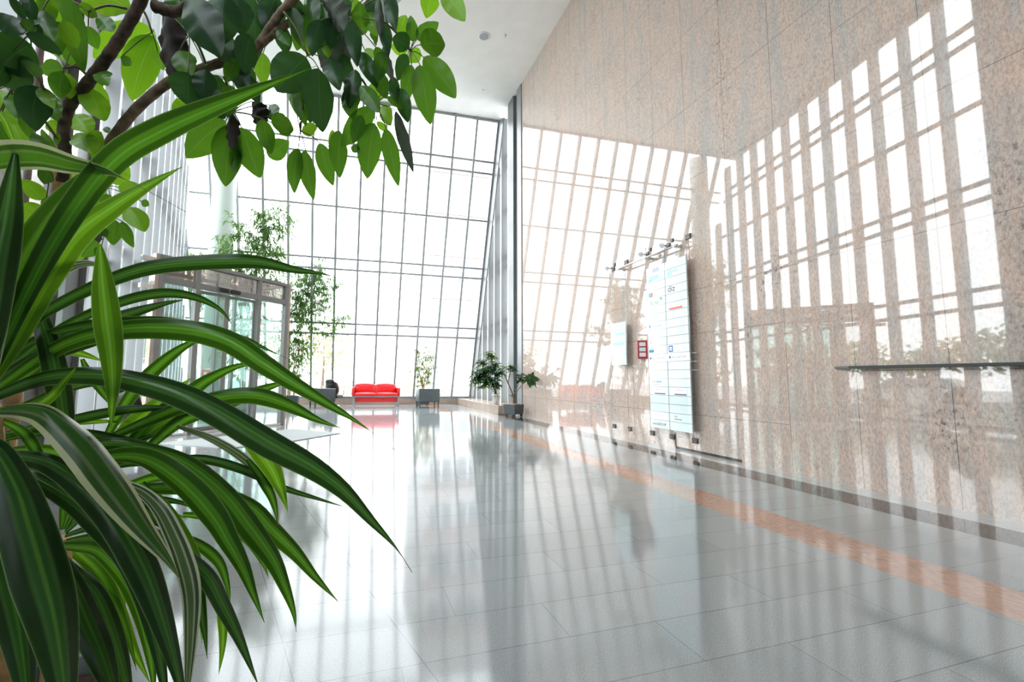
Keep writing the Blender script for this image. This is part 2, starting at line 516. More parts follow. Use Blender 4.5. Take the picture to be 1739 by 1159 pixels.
def tag(o, label, cat, group=None, kind=None):
    o['label'] = label
    o['category'] = cat
    if group:
        o['group'] = group
    if kind:
        o['kind'] = kind
    return o


def structure(o, label=None, cat=None):
    o['kind'] = 'structure'
    if label:
        o['label'] = label
    if cat:
        o['category'] = cat
    return o


def boxobj(name, lo, hi, mat, parent=None, bevel=0.0):
    bm = bmesh.new()
    bm_box(bm, lo, hi)
    return obj(name, bm, mat, parent, bevel)


def copy_thing(o, parent=None):
    c = o.copy()
    COL.objects.link(c)
    if parent is not None:
        c.parent = parent
    for ch in o.children:
        copy_thing(ch, c)
    return c


# ------------------------------------------------------------------ the hall
XW = 5.237            # face of the granite wall
HC = 10.85            # ceiling
YB, TAN = 19.05, math.tan(math.radians(20.07))   # tilted facade: foot and lean
LX0, LK = -1.68, -0.235                          # glazed left wall runs outward: x = LX0 + LK*y
def lwx(y): return LX0 + LK * y
def facy(z): return YB - TAN * z
LD = Vector((LK, 1, 0)).normalized()             # along the left wall
LN = Vector((LD.y, -LD.x, 0))                    # into the hall
YBACK = -4.5

bm = bmesh.new()
def quad(bm, pts, mi=0):
    f = bm.faces.new([bm.verts.new(p) for p in pts])
    f.material_index = mi
    return f
for x0, x1, mi, y1 in ((3.07, 3.50, 1, 19.0), (4.46, 4.90, 2, 13.4), (4.90, XW, 3, 13.4), (3.50, 4.46, 0, 19.0)):
    quad(bm, [(x0, YBACK, 0), (x1, YBACK, 0), (x1, y1, 0), (x0, y1, 0)], mi)
quad(bm, [(4.46, 13.4, 0), (5.6, 13.4, 0), (5.6, 19.0, 0), (4.46, 19.0, 0)], 0)
quad(bm, [(lwx(YBACK) - 0.3, YBACK, 0), (3.07, YBACK, 0), (3.07, 19.0, 0), (lwx(19.0) - 0.5, 19.0, 0)], 0)
structure(obj('floor', bm, ['floor', 'orange', 'black_stone', 'edge_stone']))

bm = bmesh.new()
b = [(lwx(YBACK) - 0.6, YBACK - 0.2, HC), (6.0, YBACK - 0.2, HC), (6.0, facy(HC) + 0.15, HC), (lwx(15.1) - 0.6, facy(HC) + 0.15, HC)]
bm_hexa(bm, b, [(x, y, z + 0.3) for x, y, z in b])
structure(obj('ceiling', bm, 'plaster'))

structure(boxobj('wall_right', (XW, YBACK, 0), (XW + 0.3, 12.87, HC), 'granite'))
structure(boxobj('wall_back', (lwx(YBACK) - 0.6, YBACK - 0.25, 0), (XW + 0.3, YBACK, HC), 'wall_grey'))

# near, solid part of the left wall, in bands as the photo shows them
def left_slab(name, y0, y1, off, mat, z0=0.0, z1=HC, thick=0.25):
    a, c = Vector((lwx(y0), y0, z0)), Vector((lwx(y1), y1, z0))
    i, o = LN * off, LN * (off - thick)
    bm = bmesh.new()
    b = [a + i, c + i, c + o, a + o]
    bm_hexa(bm, b, [p + Vector((0, 0, z1 - z0)) for p in b])
    return structure(obj(name, bm, mat))
left_slab('wall_left', YBACK, -3.2, -0.02, 'wall_grey')
left_slab('baseboard_left', -3.2, 4.12, -0.02, 'wall_grey', 0, 3.3)
left_slab('trim_10', -3.2, 4.12, -0.02, 'wall_grey', 6.0, HC)
w5 = structure(thing('window_5', 'tall glazing at the near left behind the plants', 'window', (lwx(0.5), 0.5, 0)))
def slab_piece(name, y0, y1, z0, z1, o0, o1, mat, parent):
    a, c = Vector((lwx(y0), y0, z0)), Vector((lwx(y1), y1, z0))
    b = [a + LN * o0, c + LN * o0, c + LN * o1, a + LN * o1]
    bm = bmesh.new()
    bm_hexa(bm, b, [p + Vector((0, 0, z1 - z0)) for p in b])
    return obj(name, bm, mat, parent)
for i in range(7):
    y = -3.2 + i * 1.22
    slab_piece('mullion', y - 0.05, y + 0.05, 3.3, 6.0, -0.22, -0.04, 'alu', w5)
for z in (3.4, 5.9):
    slab_piece('transom', -3.2, 4.12, z - 0.04, z + 0.04, -0.2, -0.08, 'alu', w5)
slab_piece('glass', -3.2, 4.12, 3.3, 6.0, -0.15, -0.14, 'glass', w5)
left_slab('trim_1', 4.12, 4.35, 0.02, 'alu')
left_slab('trim_2', 4.35, 4.60, 0.05, 'sill_stone')
left_slab('trim_3', 4.60, 5.27, -0.05, 'dark_panel')
left_slab('trim_4', 5.27, 5.45, 0.03, 'alu')
left_slab('trim_5', 5.45, 6.16, -0.04, 'dark_panel')

# low granite plinth under the facade and the platform by the side glazing
structure(boxobj('trim_6', (lwx(18.85) - 0.4, 18.88, 0), (4.62, 19.5, 0.27), 'sill_stone'))
structure(boxobj('trim_7', (4.62, 13.4, 0), (5.75, 19.5, 0.26), 'sill_stone', bevel=0.01))

# cladding of the post where the granite ends
post = boxobj('trim_8', (XW - 0.03, 12.87, 0.0), (XW + 0.35, 13.22, HC), 'alu_mid')
structure(post)
boxobj('cover_strip', (XW + 0.06, 13.22, 0.0), (XW + 0.35, 13.52, HC), 'alu', post)
boxobj('flange', (XW - 0.05, 13.52, 0.26), (XW + 0.35, 14.02, HC), 'alu_dark', post)

# ------------------------------------------------------------------ tilted glass facade
ROWS = [(0.30, 0.05), (2.67 * 1.0, 0.03)]
rows_z = [0.31, 2.84, 3.23, 5.22, 5.60, 7.37, 9.04, 9.44, HC - 0.04]
win = structure(thing('window_1', 'tall tilted glass facade with grey mullions behind the red sofa', 'window', (0, YB, 0)))
NRM = Vector((0, -math.cos(math.atan(TAN)), -math.sin(math.atan(TAN))))   # outward of the hall is +y/+z; this points inside-down
def facade_member(bm, p0, p1, half, depth):
    """box bar on the facade plane from p0 to p1; depth inward"""
    p0, p1 = Vector(p0), Vector(p1)
    t = (p1 - p0).normalized()
    s = t.cross(NRM).normalized() * half
    i = NRM * depth
    o = -NRM * 0.05
    bm_hexa(bm, [p0 + s + o, p0 - s + o, p0 - s + i, p0 + s + i], [p1 + s + o, p1 - s + o, p1 - s + i, p1 + s + i])
XC = [-3.962 + 0.8308 * i for i in range(-3, 11)] + [5.17]
for x in XC:
    # a member stops where the glazed left wall cuts the facade
    z0 = 0.27
    z1 = HC
    if x < lwx(facy(HC)):
        z1 = max(0.0, (YB - (x - LX0) / LK) / TAN)
        if z1 < 0.6:
            continue
    bm = bmesh.new()
    facade_member(bm, (x, facy(z0), z0), (x, facy(z1), z1), 0.040, 0.13)
    obj('mullion', bm, 'alu', win)
bm = bmesh.new()
facade_member(bm, (5.21, facy(0.27), 0.27), (5.21, facy(HC), HC), 0.02, 0.62)
obj('end_jamb', bm, 'alu_dark', win)
for z in rows_z:
    y = facy(z)
    bm = bmesh.new()
    facade_member(bm, (lwx(y) + 0.05, y, z), (5.25, y, z), 0.034 if z > 0.4 else 0.05, 0.075)
    obj('transom', bm, 'alu', win)
bm = bmesh.new()
quad(bm, [(lwx(facy(.27)), facy(.27), .27), (5.5, facy(.27), .27), (5.5, facy(HC), HC), (lwx(facy(HC)), facy(HC), HC)])
obj('glass', bm, 'glass', win)

# ------------------------------------------------------------------ finned glazing on the left and beside the platform
def finned(root, origin, d, nrm, n, pitch, depth, t, z0, ztop, zrows, paint='alu'):
    """vertical fins set along direction d from origin; nrm points into the hall"""
    for k in range(n):
        p = origin + d * (pitch * k)
        zt = ztop(p)
        if zt < 0.8:
            continue
        bm = bmesh.new()
        a, b2 = p - d * t / 2, p + d * t / 2
        i = nrm * depth
        base = [a, b2, b2 + i, a + i]
        bm_hexa(bm, [q + Vector((0, 0, z0)) for q in base], [Vector((q.x, q.y, ztop(q))) for q in base])
        o = obj('fin', bm, paint, root)
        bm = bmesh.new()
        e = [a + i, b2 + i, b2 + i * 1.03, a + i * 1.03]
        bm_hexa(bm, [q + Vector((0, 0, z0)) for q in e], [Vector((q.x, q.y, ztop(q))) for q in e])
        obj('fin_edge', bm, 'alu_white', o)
    for z in zrows:
        L = pitch * (n - 1)
        while L > 0.5 and ztop(origin + d * L) < z + 0.05:
            L -= 0.05
        a, b2 = origin, origin + d * L
        bm = bmesh.new()
        i = nrm * 0.10
        base = [a, b2, b2 + i, a + i]
        bm_hexa(bm, [Vector((q.x, q.y, z - 0.045)) for q in base], [Vector((q.x, q.y, z + 0.045)) for q in base])
        obj('transom', bm, 'alu', root)

lo = Vector((lwx(6.22), 6.22, 0)) - LN * 0.32
win2 = structure(thing('window_2', 'finned grey glazing running along the hall behind the foreground plants', 'window', lo))
def ztop_left(p):
    return HC if p.y < facy(HC) else max(0, (YB - p.y) / TAN - 0.05)
ROWS_L = [0.12, 2.85, 3.25, 5.30, 5.68, 7.55, 9.1, 9.5, HC - 0.05]
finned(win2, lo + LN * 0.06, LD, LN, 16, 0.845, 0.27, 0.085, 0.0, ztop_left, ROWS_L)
bm = bmesh.new()
a = lo + LN * 0.05
prof = [(6.22, 0.0), (6.22, HC), (facy(HC), HC), (19.0, 0.1), (19.0, 0.0)]
bm.faces.new([bm.verts.new((lwx(y) - 0.27 * LN.x, y - 0.27 * LN.y, z)) for y, z in prof])
obj('glass', bm, 'glass', win2)

so = Vector((XW + 0.36, 14.1, 0.26))
win3 = structure(thing('window_3', 'narrow side glazing with deep grey fins above the stone platform', 'window', so))
def ztop_side(p):
    return HC if p.y < facy(HC) else max(0, (YB - p.y) / TAN - 0.05)
finned(win3, Vector((so.x, so.y + 0.05, 0)), Vector((0, 1, 0)), Vector((-1, 0, 0)), 7, 0.76, 0.36, 0.09, 0.26, ztop_side, [2.84, 3.23, 5.22, 5.60, 7.37, 9.04, 9.44], 'alu_dark')
bm = bmesh.new()
bm.faces.new([bm.verts.new((so.x - 0.03, y, z)) for y, z in ((14.0, 0.26), (14.0, HC), (facy(HC), HC), (18.9, 0.3))])
obj('glass', bm, 'glass', win3)

# ------------------------------------------------------------------ round column
bm = bmesh.new()
bm_lathe(bm, [(0.36, 0), (0.36, HC)], (-4.2, 15.6, 0), 40)
structure(obj('column', bm, 'column'), 'white round column behind the glass entrance box', 'column')

# ------------------------------------------------------------------ glass entrance box
VA = Vector((-1.44, 11.01, 0))
VD = Vector((-0.670, -0.742, 0)).normalized()     # along its front, towards the near corner
VO = Vector((-VD.y * -1, 0, 0))
VBK = Vector((-0.742, 0.670, 0)).normalized()     # away from the hall
vang = math.atan2(VD.y, VD.x)
ves = thing('entrance_vestibule', 'grey framed glass entrance box with sliding doors standing beside the finned glazing', 'vestibule', VA)
def vp(u, w, z): return VA + VD * u + VBK * w + Vector((0, 0, z))
def vbar(u0, u1, w0, w1, z0, z1, name, mat, parent=ves, bevel=0.004):
    bm = bmesh.new()
    q = [(u0, w0), (u1, w0), (u1, w1), (u0, w1)]
    bm_hexa(bm, [vp(u, w, z0) for u, w in q], [vp(u, w, z1) for u, w in q])
    return obj(name, bm, mat, parent, bevel)
VH, VT = 3.30, 2.86
for u in (0.0, 0.73, 2.11, 2.79):
    vbar(u, u + 0.085, 0, 0.12, 0, VH, 'post', 'frame')
vbar(0.0, 2.875, -0.01, 0.13, VH - 0.07, VH, 'top_rail', 'frame')
vbar(0.085, 2.79, 0.01, 0.11, VT - 0.06, VT + 0.05, 'transom', 'frame')
vbar(0.0, 2.875, 0.0, 0.12, 0.0, 0.05, 'threshold', 'steel')
for u0, u1 in ((0.085, 0.73), (0.815, 2.11), (2.195, 2.79)):
    vbar(u0, u1, 0.05, 0.06, VT + 0.05, VH - 0.07, 'transom_pane', 'glass_dark', bevel=0)
for u0, u1 in ((0.085, 0.73), (2.195, 2.79)):
    vbar(u0, u1, 0.05, 0.06, 0.05, VT - 0.06, 'side_pane', 'glass', bevel=0)
for u0, u1 in ((0.83, 1.50), (1.50, 2.10)):
    d = vbar(u0, u0 + 0.05, 0.07, 0.10, 0.05, VT - 0.08, 'door', 'frame')
    vbar(u1 - 0.05, u1, 0.07, 0.10, 0.05, VT - 0.08, 'door_stile', 'frame', d)
    vbar(u0 + 0.05, u1 - 0.05, 0.07, 0.10, 0.05, 0.12, 'door_rail', 'frame', d)
    vbar(u0 + 0.05, u1 - 0.05, 0.07, 0.10, VT - 0.14, VT - 0.08, 'door_rail', 'frame', d)
    vbar(u0 + 0.05, u1 - 0.05, 0.08, 0.09, 0.12, VT - 0.14, 'door_pane', 'glass_green', d, bevel=0)
s = vbar(1.30, 1.50, -0.09, -0.01, VT - 0.05, VT + 0.03, 'door_sensor', 'black', bevel=0.02)
vbar(1.56, 1.74, -0.09, -0.01, VT - 0.05, VT + 0.03, 'door_sensor', 'black', bevel=0.02)
# flanks and back of the box
DEP = 1.9
for u, nm in ((0.02, 'flank_pane'), (2.85, 'flank_pane')):
    vbar(u - 0.005, u + 0.005, 0.12, DEP if u < 1 else 0.36, 0.05, VH - 0.07, nm, 'glass_green', bevel=0)
vbar(-0.06, 0.0, 0.0, 0.12, 0, VH, 'stone_edge', 'sill_stone')
vbar(2.875, 2.94, 0.0, 0.14, 0, VH, 'stone_edge', 'sill_stone')
vbar(0.0, 0.07, DEP, DEP + 0.1, 0, VH, 'post', 'frame')
vbar(2.11, 2.19, 1.25, 1.35, 0, VH, 'post', 'frame')
vbar(0.07, 2.11, 1.28, 1.29, 0.05, VH - 0.07, 'back_pane', 'glass_green', bevel=0)
vbar(0.9, 0.96, 1.24, 1.33, 0.0, VH, 'post', 'frame')
vbar(0.0, 0.07, 0.12, DEP, VH - 0.07, VH, 'top_rail', 'frame')
vbar(0.07, 2.11, 1.25, 1.33, VH - 0.07, VH, 'top_rail', 'frame')
for z in (VH - 0.12, VH - 0.62):
    vbar(2.9, 3.15, 0.02, 0.10, z - 0.04, z + 0.04, 'wall_bracket', 'steel')

bm = bmesh.new()
q = [(-0.13, 9.13), (-1.10, 10.05), (-2.95, 8.30), (-1.9, 7.55), (-1.25, 7.72)]
bm_hexa(bm, [(x, y, 0.0) for x, y in q], [(x, y, 0.012) for x, y in q])
tag(obj('entrance_mat', bm, 'mat_grey'), 'pale grey entrance mat lying before the glass sliding doors', 'doormat')

# red call point on the column
cl = thing('call_point', 'small red and white alarm box fixed to the white round column', 'alarm box', (-4.35, 15.18, 1.18))
boxobj('back_plate', (-4.33, 15.2, 1.02), (-3.98, 15.26, 1.34), 'white', cl, 0.01)
boxobj('push_box', (-4.40, 15.12, 1.08), (-4.18, 15.22, 1.30), 'red_box', cl, 0.015)
boxobj('button', (-4.33, 15.10, 1.15), (-4.25, 15.125, 1.23), 'white', cl, 0.008)

# ------------------------------------------------------------------ seats by the window
def lobj(name, bm, mat, parent):
    return local(obj(name, bm, mat, parent))

def rbox(name, lo, hi, mat, parent, r=0.02, puff=0.0):
    bm = bmesh.new()
    bm_round_box(bm, lo, hi, r, 3, puff)
    return lobj(name, bm, mat, parent)

sofa = thing('sofa', 'red leather two-seat sofa with steel legs in front of the glass facade', 'sofa', (1.0, 16.55, 0), 0.035)
for x in (-0.80, 0.80):
    for y in (-0.03, 0.66):
        bm = bmesh.new()
        bm_box(bm, (x - 0.035, y - 0.02, 0.03), (x + 0.035, y + 0.02, 0.44))
        bm_lathe(bm, [(0.03, 0), (0.03, 0.03)], (x, y, 0), 12)
        lobj('leg', bm, 'steel', sofa)
bm = bmesh.new()
bm_box(bm, (-0.86, -0.05, 0.40), (0.86, -0.01, 0.445))
bm_box(bm, (-0.86, 0.64, 0.40), (0.86, 0.68, 0.445))
bm_box(bm, (-0.86, -0.01, 0.40), (-0.80, 0.64, 0.445))
bm_box(bm, (0.80, -0.01, 0.40), (0.86, 0.64, 0.445))
lobj('frame_rail', bm, 'steel', sofa)
rbox('front_apron', (-0.77, 0.0, 0.22), (0.77, 0.04, 0.41), 'red', sofa, 0.012)
for x in (-0.765, 0.005):
    rbox('seat_cushion', (x, -0.04, 0.43), (x + 0.76, 0.58, 0.55), 'red', sofa, 0.04, 0.03)
for x in (-0.75, 0.01):
    o = rbox('back_cushion', (x, 0.42, 0.50), (x + 0.74, 0.62, 0.86), 'red', sofa, 0.05, 0.05)
for x in (-0.87, 0.79):
    rbox('armrest', (x, 0.0, 0.44), (x + 0.08, 0.66, 0.74), 'red', sofa, 0.02)
rbox('back_panel', (-0.79, 0.60, 0.42), (0.79, 0.67, 0.78), 'red', sofa, 0.02)

def armchair(label, loc, rz):
    t = thing('armchair', label, 'armchair', loc, rz, None)
    for x in (-0.35, 0.35):
        for y in (-0.33, 0.33):
            bm = bmesh.new()
            bm_hexa(bm, [(x - .022, y - .022, 0), (x + .022, y - .022, 0), (x + .022, y + .022, 0), (x - .022, y + .022, 0)],
                    [(x - .03, y - .03, .25), (x + .03, y - .03, .25), (x + .03, y + .03, .25), (x - .03, y + .03, .25)])
            lobj('leg', bm, 'charcoal', t)
    rbox('base', (-0.36, -0.36, 0.22), (0.36, 0.36, 0.34), 'charcoal', t, 0.02)
    rbox('seat_cushion', (-0.29, -0.26, 0.33), (0.29, 0.37, 0.46), 'charcoal', t, 0.04, 0.02)
    rbox('backrest', (-0.40, -0.40, 0.24), (0.40, -0.27, 0.72), 'charcoal', t, 0.025)
    for x in (-0.40, 0.29):
        rbox('armrest', (x, -0.27, 0.24), (x + 0.11, 0.38, 0.70), 'charcoal', t, 0.025)
    return t
armchair('charcoal leather tub armchair right of the red sofa with its back to the hall', (2.93, 16.75, 0), 0.03)
armchair('charcoal leather tub armchair left of the red sofa, partly behind a long leaf', (-0.93, 17.05, 0), -1.25)

def lounge(label, loc, rz, mat='black_leather'):
    t = thing('lounge_chair', label, 'chair', loc, rz)
    bm = bmesh.new()
    bm_lathe(bm, [(0.27, 0), (0.27, 0.02), (0.05, 0.04), (0.035, 0.30)], (0, 0, 0), 28)
    lobj('pedestal', bm, 'chrome', t)
    rbox('seat', (-0.27, -0.27, 0.30), (0.27, 0.27, 0.44), mat, t, 0.05, 0.03)
    bm = bmesh.new()
    bm_round_box(bm, (-0.26, -0.07, 0.0), (0.26, 0.07, 0.50), 0.06, 4, 0.03)
    for v in bm.verts:
        z = v.co.z
        v.co.y += -0.22 - 0.18 * z - 0.10 * (v.co.x / 0.26) ** 2 * -1
        v.co.x *= 1 - 0.25 * max(0, z - 0.25)
        v.co.z += 0.42
    lobj('backrest', bm, mat, t)
    bm = bmesh.new()
    bm_round_box(bm, (-0.17, -0.40, 0.86), (0.17, -0.26, 1.02), 0.06, 4, 0.02)
    lobj('headrest', bm, mat, t)
    for sx in (-1, 1):
        bm = bmesh.new()
        bm_tube(bm, [(sx * 0.28, -0.24, 0.42), (sx * 0.33, -0.18, 0.60), (sx * 0.33, 0.18, 0.62), (sx * 0.28, 0.24, 0.42)], 0.018, 8)
        lobj('armrest', bm, 'chrome', t)
    return t
lounge('black leather lounge chair by the window behind the left charcoal armchair', (-0.55, 18.2, 0), -0.5)
lounge('black leather lounge chair with chrome arms half hidden behind the foreground leaves', (-2.80, 7.25, 0), -0.9)

# ------------------------------------------------------------------ pots and indoor plants
def pot_box(parent, w, h, z0, mat, soil='clay', castor=True, taper=0.92):
    bm = bmesh.new()
    a, c = w * taper / 2, w / 2
    bm_hexa(bm, [(-a, -a, z0), (a, -a, z0), (a, a, z0), (-a, a, z0)], [(-c, -c, z0 + h), (c, -c, z0 + h), (c, c, z0 + h), (-c, c, z0 + h)])
    p = lobj('pot', bm, mat, parent)
    md = p.modifiers.new('bevel', 'BEVEL')
    md.width = 0.012
    md.segments = 2
    bm = bmesh.new()
    bm_lathe(bm, [(w * 0.46, z0 + h - 0.005), (w * 0.44, z0 + h + 0.012), (0.03, z0 + h + 0.025)], (0, 0, 0), 20)
    lobj('soil', bm, soil, parent)
    if castor:
        for sx in (-1, 1):
            for sy in (-1, 1):
                bm = bmesh.new()
                bm_tube(bm, [(sx * a * 0.75 - 0.015, sy * a * 0.75, z0 / 2), (sx * a * 0.75 + 0.015, sy * a * 0.75, z0 / 2)], z0 / 2, 12)
                bm_box(bm, (sx * a * 0.75 - 0.02, sy * a * 0.75 - 0.02, z0 * 0.75), (sx * a * 0.75 + 0.02, sy * a * 0.75 + 0.02, z0 + 0.01))
                lobj('castor', bm, 'black', parent)


class Foliage:
    """many small leaves of one plant"""
    def __init__(s):
        s.bm = bmesh.new()
        s.uv = s.bm.loops.layers.uv.new('UVMap')

    def leaf(s, p, d, up, L, w, droop=0.2, mi=0):
        d = d.normalized()
        side = d.cross(up)
        if side.length < 1e-3:
            side = d.cross(Vector((1, 0, 0)))
        side.normalize()
        nrm = side.cross(d)
        rows = []
        for t, k in ((0, 0.12), (0.25, 0.75), (0.5, 1.0), (0.75, 0.72), (1.0, 0.0)):
            c = p + d * (L * t) + Vector((0, 0, -1)) * (droop * L * t * t)
            ww = w / 2 * k
            rows.append([s.bm.verts.new(c + side * ww * u + nrm * (abs(u) * ww * 0.35)) for u in (-1, 0, 1)])
        for i in range(4):
            for j in range(2):
                f = s.bm.faces.new((rows[i][j], rows[i][j + 1], rows[i + 1][j + 1], rows[i + 1][j]))
                f.smooth = True
                f.material_index = mi
                for lp, (a, b2) in zip(f.loops, ((j / 2, i / 4), (j / 2 + .5, i / 4), (j / 2 + .5, i / 4 + .25), (j / 2, i / 4 + .25))):
                    lp[s.uv].uv = (a, b2)


def rv(a=1.0):
    return Vector((random.uniform(-a, a), random.uniform(-a, a), random.uniform(-a, a)))


def bamboo(label, loc, culms, seed, dens=1.0, zmin=0.8):
    random.seed(seed)
    t = thing('potted_bamboo', label, 'potted plant', loc, 0, None)
    pot_box(t, 0.60, 0.36, 0.06, 'dark_pot')
    fo = Foliage()
    for (dx, dy, h, lx, ly, zb) in culms:
        pts = []
        for i in range(13):
            q = i / 12
            pts.append(Vector((dx * 0.12 + lx * q ** 1.6, dy * 0.12 + ly * q ** 1.6, 0.40 + (h - 0.40) * q)))
        bm = bmesh.new()
        bm_tube(bm, pts, [0.016 * (1 - 0.75 * i / 12) for i in range(13)], 7)
        lobj('culm', bm, 'tan_bark', t)
        nb = int((h - zb) * 52 * dens)
        for _ in range(nb):
            q = (zb + (h - zb) * random.random() ** 0.9) / h
            k = min(11.99, max(0, (q * h - 0.40) / (h - 0.40) * 12))
            p = pts[int(k)].lerp(pts[int(k) + 1], k % 1)
            a = random.uniform(0, 2 * PI)
            bl = random.uniform(0.25, 1.0) * (1.15 - 0.55 * q)
            tip = p + Vector((math.cos(a) * bl, math.sin(a) * bl, random.uniform(-0.1, 0.25)))
            bm2 = fo.bm
            bm_tube(bm2, [p, p.lerp(tip, 0.5) + Vector((0, 0, 0.05)), tip], [0.004, 0.003, 0.002], 4, 1)
            for _ in range(random.randint(9, 15)):
                s = random.uniform(0.3, 1.05)
                b2 = p.lerp(tip, s)
                d = (tip - p).normalized() * 0.6 + rv(0.8) + Vector((0, 0, -0.35))
                fo.leaf(b2, d, Vector((0, 0, 1)) + rv(0.5), random.uniform(0.13, 0.22), random.uniform(0.024, 0.036), 0.3)
    o = lobj('foliage', fo.bm, ['bamboo_leaf', 'stalk'], t)
    return t

bamboo('tall potted bamboo right of the glass entrance box, leaning towards the red sofa', (-2.1, 17.6, 0),
       [(0, 0, 5.6, 0.9, -0.2, 3.2), (-1, 1, 5.5, 0.05, 0.1, 0.9), (1, -1, 4.9, 1.35, -0.3, 3.0), (1, 0, 5.3, 0.45, 0.2, 3.2), (1, 1, 3.5, 1.75, 0.0, 2.6), (0, -1, 3.2, 0.5, 0.1, 1.0)], 3)
bamboo('tallest potted bamboo behind the glass entrance box, its tops showing above the doors', (-2.95, 14.1, 0),
       [(0, 0, 6.15, 0.28, 0.0, 3.6), (-1, 0.5, 5.7, -0.36, -0.1, 3.5), (1, -1, 5.1, 0.58, -0.1, 3.4), (0, 0.6, 4.5, -0.1, 0, 1.0), (1, 0, 6.2, 0.66, 0.0, 4.8)], 4, 0.9)
bamboo('shorter potted bamboo left of the white column behind the entrance box', (-5.0, 17.3, 0),
       [(0, 0, 5.6, -0.45, 0.0, 4.0), (1, 0, 5.1, -0.3, 0.1, 3.4)], 5, 0.7)

# weeping fig behind the armchair
random.seed(11)
fig = thing('weeping_fig', 'pale green weeping fig in a dark pot behind the right charcoal armchair', 'potted plant', (3.0, 18.25, 0))
pot_box(fig, 0.5, 0.34, 0.05, 'dark_pot')
fo = Foliage()
bm = bmesh.new()
for k in range(5):
    a = k * 1.3
    bm_tube(bm, [(0.03 * math.cos(a), 0.03 * math.sin(a), 0.38), (0.05 * math.cos(a + 1), 0.05 * math.sin(a + 1), 0.8), (0.16 * math.cos(a), 0.16 * math.sin(a), 1.3), (0.36 * math.cos(a), 0.36 * math.sin(a), 1.95 + 0.1 * k)], [0.022, 0.018, 0.012, 0.004], 7)
    for _ in range(22):
        z = random.uniform(0.85, 2.0 + 0.12 * k)
        rr = 0.15 + 0.28 * math.sin(min(PI, (z - 0.6) / 1.9 * PI))
        p0 = Vector((0.14 * math.cos(a) * z / 1.6, 0.14 * math.sin(a) * z / 1.6, z - 0.1))
        b2 = random.uniform(-0.9, 0.9) + a
        tip = Vector((math.cos(b2) * rr * random.uniform(.6, 1.5), math.sin(b2) * rr * random.uniform(.6, 1.5), z + random.uniform(-.15, .2)))
        bm_tube(fo.bm, [p0, tip], [0.004, 0.002], 4, 1)
        for _ in range(10):
            fo.leaf(p0.lerp(tip, random.uniform(0.35, 1.1)) + rv(0.03), rv(1) + Vector((0, 0, -0.5)), Vector((0, 0, 1)) + rv(.5), random.uniform(0.06, 0.09), random.uniform(0.028, 0.038), 0.3)
lobj('trunk', bm, 'tan_bark', fig)
lobj('foliage', fo.bm, ['ficus_leaf', 'stalk'], fig)


def whorl(fo, c, axis, n, L, w, mi=0, spread=1.0, droop=0.35):
    axis = axis.normalized()
    a = axis.orthogonal().normalized()
    b2 = axis.cross(a)
    for k in range(n):
        th = 2 * PI * k / n * 1.0 + random.uniform(-.3, .3)
        el = random.uniform(0.0, 0.8)
        d = (a * math.cos(th) + b2 * math.sin(th)) * spread + axis * el
        fo.leaf(c + axis * random.uniform(-.05, .03), d, axis + rv(.2), L * random.uniform(.75, 1.1), w * random.uniform(.8, 1.1), droop, mi)


# rubber plant in the dark square pot
random.seed(21)
rp = thing('rubber_plant', 'leggy rubber plant in a dark square pot at the end of the stone platform', 'potted plant', (4.80, 12.50, 0), 0.5)
pot_box(rp, 0.44, 0.29, 0.07, 'dark_pot')
bm = bmesh.new()
main = [(0, 0, 0.34), (0.0, 0, 0.55), (-0.07, 0.03, 0.75), (-0.20, 0.06, 1.0), (-0.33, 0.08, 1.22), (-0.50, 0.05, 1.42)]
bm_tube(bm, main, [0.026, 0.024, 0.02, 0.018, 0.016, 0.012], 8)
lobj('trunk', bm, 'bark', rp)
fo = Foliage()
for br in ([(0, 0, 0.62), (0.02, -0.15, 0.95), (0.0, -0.28, 1.18)], [(0, 0, 0.58), (-0.10, -0.30, 0.85), (-0.25, -0.65, 1.05), (-0.40, -0.98, 1.16)], [(-0.2, 0.06, 1.0), (-0.16, 0.0, 1.28), (-0.13, 0, 1.45)]):
    bm = bmesh.new()
    bm_tube(bm, br, [0.014, 0.011, 0.008, 0.006][:len(br)], 7)
    lobj('branch', bm, 'bark', rp)
    e, e0 = Vector(br[-1]), Vector(br[-2])
    whorl(fo, e, e - e0, 13, 0.25, 0.085, 0)
    whorl(fo, e.lerp(e0, 0.3), e - e0, 11, 0.25, 0.085, 0)
    whorl(fo, e.lerp(e0, 0.6), e - e0, 9, 0.24, 0.08, 0)
whorl(fo, Vector(main[-1]), Vector((-.5, 0, .6)), 10, 0.24, 0.085)
whorl(fo, Vector((0.0, 0.05, 0.60)), Vector((0.5, 0, 1)), 3, 0.16, 0.06)
whorl(fo, Vector((0.02, -0.02, 0.75)), Vector((0.5, 0, 1)), 3, 0.12, 0.05)
lobj('foliage', fo.bm, 'rubber_leaf', rp)

